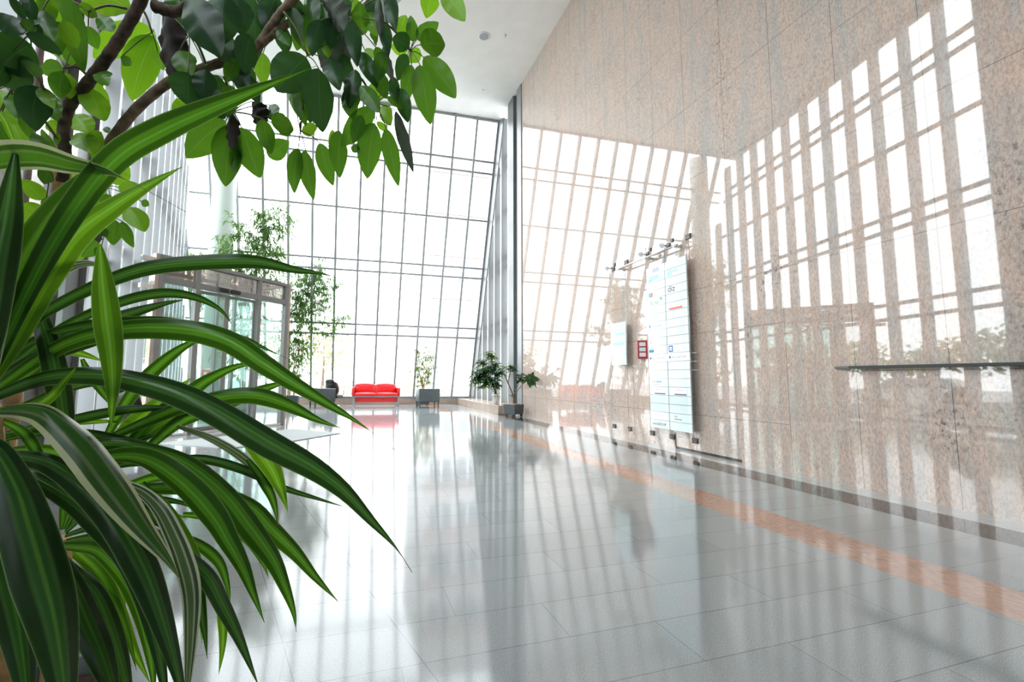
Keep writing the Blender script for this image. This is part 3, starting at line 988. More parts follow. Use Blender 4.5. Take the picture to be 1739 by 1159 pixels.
# bushy plant in a white pot on the platform
random.seed(22)
wp = thing('umbrella_plant', 'bushy green plant in a white round pot standing on the stone platform', 'potted plant', (4.82, 14.2, 0.26))
bm = bmesh.new()
bm_lathe(bm, [(0.105, 0.0), (0.135, 0.30), (0.145, 0.30), (0.145, 0.33), (0.125, 0.33), (0.12, 0.30)], (0, 0, 0), 28)
lobj('pot', bm, 'white_pot', wp)
bm = bmesh.new()
bm_lathe(bm, [(0.118, 0.295), (0.02, 0.312)], (0, 0, 0), 18)
lobj('soil', bm, 'soil', wp)
fo = Foliage()
whorl(fo, Vector((0, 0, 0.36)), Vector((0, 0, 1)), 12, 0.22, 0.05, 1, 1.0, 0.8)
tops = [(-0.62, -0.1, 1.08), (-0.45, 0.15, 1.35), (-0.22, 0.0, 1.62), (-0.05, 0.1, 1.3), (-0.75, 0.0, 0.85), (-0.35, -0.25, 0.85), (-0.5, 0.0, 0.65), (0.05, -0.15, 1.0), (-0.3, 0.2, 1.1), (-0.12, -0.2, 0.72), (-0.6, -.2, .95), (-0.2, -0.1, 1.15), (-0.42, -0.1, 1.05)]
for x, y, z in tops:
    bm = bmesh.new()
    bm_tube(bm, [(0, 0, 0.30), (x * 0.25, y * 0.3, 0.30 + (z - 0.3) * 0.5), (x, y, z)], [0.013, 0.009, 0.005], 6)
    lobj('stem', bm, 'stalk', wp)
    for k in range(7):
        c = Vector((x, y, z)) + rv(0.13)
        whorl(fo, c, Vector((x * 0.6, y, 0.9)) + rv(.4), 9, 0.24, 0.075, random.choice((0, 0, 0, 2)), 1.0, 0.5)
lobj('foliage', fo.bm, ['rubber_leaf', 'bamboo_leaf', 'ficus_leaf'], wp)

# ------------------------------------------------------------------ ceiling fittings
dl = thing('downlight', 'round recessed ceiling downlight near the granite wall', 'ceiling light', (3.43, 11.24, HC))
bm = bmesh.new()
bm_lathe(bm, [(0.15, HC - 0.015), (0.17, HC - 0.012), (0.17, HC - 0.001)], (3.43, 11.24, 0), 32)
obj('trim_ring', bm, 'white', dl)
bm = bmesh.new()
bm_lathe(bm, [(0.13, HC - 0.022), (0.13, HC - 0.016)], (3.43, 11.24, 0), 32)
obj('lens', bm, 'ink_grey', dl)
for (x, y), lab in (((4.0, 11.04), 'tiny ceiling sprinkler right of the round downlight'), ((4.09, 13.49), 'tiny ceiling sprinkler near the top of the glass facade')):
    sp_ = thing('sprinkler', lab, 'sprinkler', (x, y, HC))
    bm = bmesh.new()
    bm_lathe(bm, [(0.012, HC - 0.06), (0.012, HC - 0.012), (0.035, HC - 0.010), (0.035, HC - 0.001)], (x, y, 0), 14)
    obj('body', bm, 'steel', sp_)
    bm = bmesh.new()
    bm_lathe(bm, [(0.022, HC - 0.066), (0.022, HC - 0.060)], (x, y, 0), 14)
    obj('deflector', bm, 'steel', sp_)
bm = bmesh.new()
bm_hexa(bm, [(0.36, 11.25, HC - 0.02), (1.06, 10.30, HC - 0.02), (1.18, 10.38, HC - 0.02), (0.48, 11.33, HC - 0.02)], [(0.36, 11.25, HC - 0.001), (1.06, 10.30, HC - 0.001), (1.18, 10.38, HC - 0.001), (0.48, 11.33, HC - 0.001)])
tag(obj('air_slot', bm, 'ink_grey'), 'narrow grey air slot in the white ceiling above the plants', 'air vent')

# ------------------------------------------------------------------ things on the granite wall
rl = thing('wall_rail', 'dark horizontal steel rail along the near part of the granite wall', 'rail', (XW, 1.5, 1.26))
bm = bmesh.new()
bm_hexa(bm, [(XW - 0.09, -3.5, 1.25), (XW - 0.09, 3.55, 1.25), (XW - 0.002, 3.75, 1.25), (XW - 0.002, -3.5, 1.25)], [(XW - 0.09, -3.5, 1.275), (XW - 0.09, 3.55, 1.275), (XW - 0.002, 3.75, 1.275), (XW - 0.002, -3.5, 1.275)])
obj('bar', bm, 'rail', rl)
structure(boxobj('trim_9', (XW - 0.006, 5.02, 0.0), (XW - 0.0005, 6.28, 0.035), 'black_stone'))
boxobj('trim_joint', (XW - 0.005, 6.265, 0.035), (XW - 0.0005, 6.29, 0.25), 'black_stone', bpy.data.objects['trim_9'])

XP = XW - 0.12


def plate(parent, y, z, s=0.085, proud=0.02, mat='bolt'):
    p = boxobj('wall_plate', (XW - proud, y - s * 0.65, z - s / 2), (XW - 0.0005, y + s * 0.65, z + s / 2), mat, parent, 0.004)
    bm = bmesh.new()
    bm_tube(bm, [(XW - proud, y - 0.05, z), (XP, y - 0.10, z)], 0.006, 8)
    obj('standoff', bm, 'steel', p)
    return p


def cable(parent, y, z0, z1, r=0.003):
    bm = bmesh.new()
    bm_tube(bm, [(XP, y, z0), (XP, y, z1)], r, 6)
    return obj('cable', bm, 'steel', parent)


rod = thing('hanging_rod', 'slim steel rod on the granite wall above the company directory', 'rod', (XW, 6.7, 3.30))
bm = bmesh.new()
bm_tube(bm, [(XP - 0.02, 7.62, 3.30), (XP - 0.02, 5.92, 3.30)], 0.016, 10)
obj('rod', bm, 'steel', rod)
for y in (7.55, 6.75, 6.0):
    boxobj('bracket', (XP - 0.03, y - 0.02, 3.28), (XW - 0.0005, y + 0.02, 3.32), 'steel', rod, 0.003)
for y, lab in ((7.80, 'small steel halogen spotlight above the hanging notice sheet'), (6.72, 'small steel halogen spotlight above the left column of the directory'), (6.17, 'small steel halogen spotlight above the right column of the directory')):
    s = thing('spotlight', lab, 'spotlight', (XW, y, 3.40))
    boxobj('mount_plate', (XW - 0.02, y + 0.07, 3.345), (XW - 0.0005, y + 0.16, 3.44), 'bolt', s, 0.004)
    bm = bmesh.new()
    bm_tube(bm, [(XW - 0.01, y + 0.115, 3.395), (XW - 0.14, y + 0.10, 3.395), (XW - 0.15, y - 0.16, 3.395)], 0.010, 8)
    bm_tube(bm, [(XW - 0.15, y - 0.03, 3.34), (XW - 0.15, y - 0.03, 3.47)], 0.007, 8)
    obj('arm', bm, 'chrome', s)
    bm = bmesh.new()
    bm_tube(bm, [(XW - 0.17, y + 0.04, 3.39), (XW - 0.21, y + 0.03, 3.36)], [0.022, 0.045], 14)
    obj('lamp_head', bm, 'chrome', s)
    boxobj('end_clamp', (XW - 0.16, y - 0.17, 3.375), (XW - 0.13, y - 0.12, 3.435), 'bolt', s, 0.004)

FONT = bpy.data.fonts.load('<builtin>') if '<builtin>' in bpy.data.fonts else None


def text(parent, s, y, z, size, mat, x=None, name='lettering', align='LEFT'):
    """flat lettering facing the hall (-x) with its left end at larger y"""
    c = bpy.data.curves.new(name, 'FONT')
    c.body = s
    c.size = size
    c.extrude = 0.0006
    c.align_x = align
    c.align_y = 'CENTER'
    c.materials.append(M[mat])
    tmp = bpy.data.objects.new('tmp', c)
    COL.objects.link(tmp)
    me = bpy.data.meshes.new_from_object(tmp.evaluated_get(bpy.context.evaluated_depsgraph_get()))
    bpy.data.objects.remove(tmp)
    o = bpy.data.objects.new(name, me)
    COL.objects.link(o)
    o.parent = parent
    o.matrix_parent_inverse = Matrix.Identity(4)
    # local x -> -y, local y -> z, local z -> -x
    o.matrix_local = Matrix(((0, 0, -1, x), (-1, 0, 0, y), (0, 1, 0, z), (0, 0, 0, 1)))
    return o


# the company directory
dr = thing('directory_board', 'tall hanging company directory of two columns of pale glass strips', 'directory sign', (XW, 6.24, 0.3))
for y in (6.74, 6.245, 5.745):
    cable(dr, y, 0.18, 3.40 if y > 5.8 else 3.42)
    plate(dr, y + 0.10, 0.18)
plate(dr, 5.83, 3.42)
PT, PP = 3.085, 0.1393
FX = XP - 0.012


def strip(col, row, mat):
    y1, y0 = ((6.72, 6.250), (6.242, 5.755))[col]
    zt = PT - PP * row
    p = boxobj('name_strip', (XP - 0.008, y0, zt - PP + 0.006), (XP + 0.004, y1, zt), mat, dr)
    return p, y0, y1, zt - PP / 2 + 0.003


def patch(parent, ya, yb, za, zb, mat, name='print'):
    return boxobj(name, (XP - 0.0098, yb, za), (XP - 0.0081, ya, zb), mat, parent)

white_rows = {(0, 0), (0, 6 + 1), (0, 11), (1, 11)}
for row in range(20):
    for col in (0, 1):
        mat = 'panel_white' if (col, row) in white_rows else 'panel_frost'
        p, y0, y1, zc = strip(col, row, mat)
        if mat == 'panel_frost':
            boxobj('clip_strip', (XP - 0.012, y0 + 0.005, zc - 0.064), (XP - 0.0085, y0 + 0.065, zc + 0.064), 'clip', p)
        L = y1 - 0.03
        k = (col, row)
        X = XP - 0.0088
        if k == (0, 0):
            text(p, 'dbb', L - 0.13, zc, 0.115, 'ink_blue', X)
        elif k == (0, 1):
            patch(p, L - 0.05, L - 0.30, zc - 0.03, zc + 0.05, 'ink_pale_blue')
            patch(p, L, L - 0.10, zc - 0.05, zc - 0.02, 'ink_pale_blue')
        elif k == (1, 1):
            patch(p, L - 0.02, L - 0.13, zc - 0.05, zc + 0.05, 'ink_pale_blue')
            patch(p, L - 0.14, L - 0.26, zc + 0.0, zc + 0.04, 'ink_pale_blue')
        elif k == (0, 3):
            patch(p, L - 0.02, L - 0.075, zc - 0.045, zc + 0.035, 'ink_cyan')
            patch(p, L - 0.075, L - 0.12, zc - 0.045, zc + 0.035, 'ink_red')
        elif k == (1, 3):
            text(p, 'diz', L - 0.02, zc + 0.01, 0.15, 'ink', X)
        elif k == (0, 4):
            text(p, 'Sc sai', L - 0.05, zc - 0.01, 0.10, 'ink_green', X)
            patch(p, L - 0.31, L - 0.35, zc + 0.01, zc + 0.055, 'ink_green')
        elif k == (1, 5):
            patch(p, L - 0.04, L - 0.34, zc - 0.055, zc + 0.055, 'panel_white')
            q = patch(p, L - 0.04, L - 0.34, zc - 0.055, zc - 0.025, 'ink_red')
            q.location.x -= 0.001
        elif k == (1, 6):
            patch(p, L - 0.04, L - 0.34, zc - 0.05, zc + 0.05, 'panel_white')
        elif k == (1, 7):
            patch(p, L - 0.08, L - 0.29, zc - 0.05, zc + 0.05, 'panel_white')
        elif k == (0, 7):
            patch(p, L - 0.01, L - 0.035, zc - 0.03, zc + 0.03, 'ink_blue')
            text(p, 'ENTEGRON', L - 0.05, zc - 0.01, 0.052, 'ink_grey', X)
        elif k == (0, 9):
            text(p, '3', L - 0.02, zc, 0.06, 'ink', X)
        elif k == (0, 10):
            for i in range(3):
                patch(p, L + 0.01 - i * 0.042, L - 0.025 - i * 0.042, zc - 0.04, zc + 0.01, 'ink_blue')
            patch(p, L, L - 0.09, zc + 0.03, zc + 0.04, 'ink_green')
        elif k == (1, 10):
            patch(p, L, L - 0.095, zc - 0.055, zc + 0.05, 'ink_blue')
            q = patch(p, L - 0.02, L - 0.075, zc - 0.03, zc + 0.03, 'panel_white')
            q.location.x -= 0.001
            q = patch(p, L - 0.04, L - 0.057, zc - 0.01, zc + 0.01, 'ink_blue')
            q.location.x -= 0.002
        elif k == (0, 11) or k == (1, 11):
            bm = bmesh.new()
            bm_tube(bm, [(XP - 0.0095, L - 0.02, zc), (XP - 0.0081, L - 0.02, zc)], 0.022, 14)
            obj('emblem', bm, 'ink_purple', p)
            text(p, 'HELLANTON', L - 0.055, zc - 0.004, 0.056, 'ink_grey', X)
        elif k == (0, 14):
            text(p, 'medi', L - 0.04, zc + 0.02, 0.05, 'ink_pink', X)
            text(p, 'group', L - 0.16, zc + 0.02, 0.05, 'ink_blue', X)
            patch(p, L - 0.08, L - 0.24, zc - 0.035, zc - 0.025, 'ink_pink')
        elif k in ((0, 15), (1, 15)):
            patch(p, L + 0.01, L - 0.36, zc - 0.055, zc + 0.055, 'panel_white')
            q = patch(p, L - 0.10, L - 0.36, zc - 0.055, zc - 0.035, 'ink_purple')
            q.location.x -= 0.001
            q = patch(p, L - 0.12, L - 0.30, zc + 0.02, zc + 0.028, 'ink_pink')
            q.location.x -= 0.001
        elif k == (0, 18):
            patch(p, L + 0.01, L - 0.35, zc - 0.055, zc + 0.055, 'panel_white')
            for z in (0.0, 0.025):
                q = patch(p, L - 0.05, L - 0.30, zc + z, zc + z + 0.006, 'ink_pink')
                q.location.x -= 0.001
        elif k == (1, 18):
            text(p, 'First', L - 0.08, zc + 0.02, 0.035, 'ink', X)
            text(p, 'Real Estate', L - 0.08, zc - 0.022, 0.035, 'ink', X)
        elif k == (0, 19):
            text(p, 'noraGROUP', L - 0.03, zc, 0.062, 'ink', X)
        elif k == (0, 12 - 1) or k == (0, 11):
            pass
        elif row in (5, 6, 13) and col == 0:
            for z in (0.012, -0.018):
                patch(p, L - 0.06, L - 0.27, zc + z, zc + z + 0.006, 'ink_pale_blue')

nt = thing('notice_sheet', 'frosted glass notice sheet hanging on two cables left of the directory', 'notice sign', (XW, 7.6, 1.4))
for y in (7.87, 7.355):
    cable(nt, y, 0.18, 3.40)
    plate(nt, y + 0.13, 0.18)
plate(nt, 7.47, 3.42)
boxobj('sheet', (XP - 0.008, 7.37, 1.40), (XP + 0.004, 7.855, 2.23), 'panel_frost', nt)
boxobj('print', (XP - 0.0098, 7.42, 1.78), (XP - 0.0081, 7.78, 1.84), 'ink_pale_blue', nt)
boxobj('print', (XP - 0.0098, 7.42, 1.98), (XP - 0.0081, 7.68, 2.02), 'ink_pale_blue', nt)

fs = thing('fire_sign', 'red wedge shaped fire equipment sign with white pictograms beside the directory', 'safety sign', (XW, 7.02, 1.67))
bm = bmesh.new()
b = [(XW - 0.001, 7.12, 0), (XW - 0.13, 7.02, 0), (XW - 0.001, 6.92, 0)]
bm_hexa(bm, [Vector((x, y, 1.50)) for x, y, z in b], [Vector((x, y, 1.83)) for x, y, z in b])
obj('wedge', bm, 'red_sign', fs)
for z in (1.535, 1.63, 1.725):
    for ya, yb, xa, xb in ((7.105, 7.04, XW - 0.024, XW - 0.109), (7.0, 6.935, XW - 0.109, XW - 0.024)):
        bm = bmesh.new()
        sg = 1 if ya > 7.02 else -1
        o = Vector((-0.7, 0.7 * sg, 0)) * 0.0025
        q = [Vector((xa, ya, z)), Vector((xb, yb, z)), Vector((xb, yb, z + 0.07)), Vector((xa, ya, z + 0.07))]
        bm_hexa(bm, [p + o * 0.2 for p in q], [p + o for p in q])
        obj('pictogram', bm, 'white', fs)

# ------------------------------------------------------------------ outside
def ext_box(name, lo, hi, mat, parent=None):
    return boxobj(name, lo, hi, mat, parent)
structure(boxobj('ground', (-90, 19.5, -0.3), (90, 140, -0.08), 'paving'))
bm = bmesh.new()
q = [(lwx(-20) - 0.6, -20), (lwx(19.5) - 0.6, 19.5), (-90, 19.5), (-90, -20)]
bm_hexa(bm, [(x, y, -0.3) for x, y in q], [(x, y, -0.08) for x, y in q])
structure(obj('ground', bm, 'asphalt'))
bd = thing('office_building', 'pale outdoor building with reddish bands seen through the glass facade', 'building', (16, 45, -0.08))
ext_box('wall', (7.2, 42, -0.08), (26, 56, 26), 'ext_wall', bd)
for i, z in enumerate((2.3, 6.6, 10.9, 15.2, 19.5)):
    ext_box('band', (7.0, 41.8, z + 2.3), (26, 42, z + 2.9), 'ext_band', bd)
    for x in (7.8, 10.4, 13.0, 15.6, 18.2):
        w = ext_box('window', (x, 41.93, z - 0.1), (x + 1.9, 42, z + 1.9), 'ext_glass', bd)
        ext_box('window_frame', (x + 0.9, 41.88, z - 0.1), (x + 1.0, 41.93, z + 1.9), 'white', w)


def crown(fo, c, r, n, L):
    for _ in range(n):
        d = rv(1)
        while d.length > 1:
            d = rv(1)
        p = c + Vector((d.x * r[0], d.y * r[1], d.z * r[2]))
        fo.leaf(p, rv(1), Vector((0, 0, 1)) + rv(.8), L * random.uniform(.7, 1.3), L * 0.6, 0.2)


def tree(label, loc, h, r, n=500, group=None):
    t = thing('outdoor_tree', label, 'tree', loc, 0, group)
    bm = bmesh.new()
    bm_tube(bm, [(0, 0, 0), (0.05, 0, h * 0.4), (0, 0.05, h * 0.8)], [0.14, 0.10, 0.04], 8)
    lobj('trunk', bm, 'bark', t)
    fo = Foliage()
    for _ in range(7):
        a = random.uniform(0, 2 * PI)
        crown(fo, Vector((math.cos(a) * r * 0.55, math.sin(a) * r * 0.55, h * random.uniform(0.5, 0.95))), (r * .6, r * .6, h * .2), n // 7, 0.34)
    lobj('crown', fo.bm, 'outdoor_leaf', t)
random.seed(31)
tree('pale outdoor tree beyond the facade left of the red sofa', (-2.2, 40, -0.08), 5.2, 2.4)
tree('pale outdoor tree far beyond the facade behind the bamboo', (-9.0, 48, -0.08), 6.0, 2.8)
for x, y, h, lab in ((-25, 15.5, 4.0, 'outdoor tree reflected at the near end of the granite wall above the rail'), (-25.5, 20.5, 4.2, 'outdoor tree reflected in the granite wall above the middle of the rail'), (-26, 25.5, 3.8, 'outdoor tree reflected in the granite wall above the tapered rail end'), (-27, 31, 4.4, 'outdoor tree reflected in the granite wall left of the rail')):
    tree(lab, (x, y, -0.08), h, 2.4, 900)
for i, (x0, y0, x1, y1, lab) in enumerate(((-2.4, 24.0, 1.9, 24.8, 'low hedge outside the facade behind the red sofa'), (2.6, 25.0, 6.0, 25.8, 'low hedge outside the facade behind the right armchair'))):
    t = thing('hedge', lab, 'hedge', ((x0 + x1) / 2, (y0 + y1) / 2, -0.08))
    fo = Foliage()
    for _ in range(int((x1 - x0) * 260)):
        fo.leaf(Vector((random.uniform(-1, 1) * (x1 - x0) / 2, random.uniform(-1, 1) * .4, random.uniform(0.05, 0.75 + 0.25 * random.random()))), rv(1), Vector((0, 0, 1)), 0.12, 0.06)
    lobj('foliage', fo.bm, 'outdoor_leaf', t)


def car(label, loc, rz):
    t = thing('parked_car', label, 'car', loc, rz)
    bm = bmesh.new()
    prof = [(-2.1, .35), (2.1, .35), (2.15, .75), (1.2, .92), (0.6, 1.42), (-1.3, 1.42), (-2.0, .95)]
    bm_hexa(bm, [(x, -.85, z) for x, z in prof], [(x, .85, z) for x, z in prof])
    o = lobj('body', bm, 'car_white', t)
    bm = bmesh.new()
    bm_hexa(bm, [(1.05, -.87, .95), (.55, -.87, 1.36), (-1.2, -.87, 1.36), (-1.7, -.87, .97)], [(1.05, .87, .95), (.55, .87, 1.36), (-1.2, .87, 1.36), (-1.7, .87, .97)])
    lobj('windows', bm, 'ext_glass', t)
    for x in (-1.3, 1.35):
        for y in (-.86, .70):
            bm = bmesh.new()
            bm_tube(bm, [(x, y, .32), (x, y + .18, .32)], .32, 18)
            lobj('wheel', bm, 'black', t)
car('white car parked outside the finned glazing, reflected in the granite wall below the rail', (-16, 15.5, -0.08), 1.3)
kz = thing('kiosk', 'small outdoor kiosk with a red awning reflected in the granite wall', 'kiosk', (-20, 25, -0.08))
ext_box('cabin', (-22, 23.2, -0.08), (-20, 27.5, 2.2), 'ext_wall', kz)
ext_box('awning', (-20.0, 23.0, 1.9), (-19.2, 27.7, 2.15), 'kiosk_red', kz)

# ------------------------------------------------------------------ foreground plants
def spline(P, n):
    """Catmull-Rom through P, n samples"""
    k = len(P)
    out = []
    for i in range(n):
        s = i / (n - 1) * (k - 1)
        a = min(int(s), k - 2)
        t = s - a
        p0, p1, p2, p3 = P[max(a - 1, 0)], P[a], P[a + 1], P[min(a + 2, k - 1)]
        out.append(0.5 * ((2 * p1) + (p2 - p0) * t + (2 * p0 - 5 * p1 + 4 * p2 - p3) * t * t + (3 * p1 - p0 - 3 * p2 + p3) * t ** 3))
    return out


def arclen(P):
    s = [0.0]
    for a, b2 in zip(P, P[1:]):
        s.append(s[-1] + (b2 - a).length)
    return s


def blade(pts, wmax, prof, roll, fold, nseg=30, wav=0.0, cross=(-1, -0.66, -0.33, 0, 0.33, 0.66, 1)):
    """long strap leaf along pts (3D); prof(t) gives the width share at t in 0..1"""
    bm = bmesh.new()
    uv = bm.loops.layers.uv.new('UVMap')
    C = spline(pts, nseg)
    S = arclen(C)
    rows = []
    for i, c in enumerate(C):
        t = S[i] / S[-1]
        tan = (C[min(i + 1, nseg - 1)] - C[max(i - 1, 0)]).normalized()
        view = (c - CAM).normalized()
        side = tan.cross(view)
        if side.length < 1e-4:
            side = tan.orthogonal()
        side.normalize()
        r = roll[0] * (1 - t) + roll[1] * t
        side = Matrix.Rotation(r, 3, tan) @ side
        nr = side.cross(tan)
        w = wmax * prof(t)
        row = []
        for u in cross:
            off = fold * (abs(u) ** 1.3) * w * 0.5
            wob = wav * w * math.sin(t * 23 + u * 2) * abs(u)
            row.append(bm.verts.new(c + side * (u * w * 0.5) + nr * (off + wob)))
        rows.append((row, t))
    nc = len(cross)
    for (r0, t0), (r1, t1) in zip(rows, rows[1:]):
        for j in range(nc - 1):
            f = bm.faces.new((r0[j], r0[j + 1], r1[j + 1], r1[j]))
            f.smooth = True
            ua, ub = (cross[j] + 1) / 2, (cross[j + 1] + 1) / 2
            for lp, q in zip(f.loops, ((ua, t0), (ub, t0), (ub, t1), (ua, t1))):
                lp[uv].uv = q
    return bm


def strap_prof(peak, whisk=1.0, spindle=False):
    def f(t):
        t = t / whisk
        if t >= 0.985:
            return 0.022
        if spindle and t < peak:
            return 0.08 + 0.92 * math.sin(t / peak * PI / 2) ** 0.8
        if t < peak:
            return 0.42 + 0.58 * math.sin(t / peak * PI / 2)
        s = (t - peak) / (1 - peak)
        return max(0.012, (1 - s ** 1.7) * (1 - 0.25 * s))
    return f

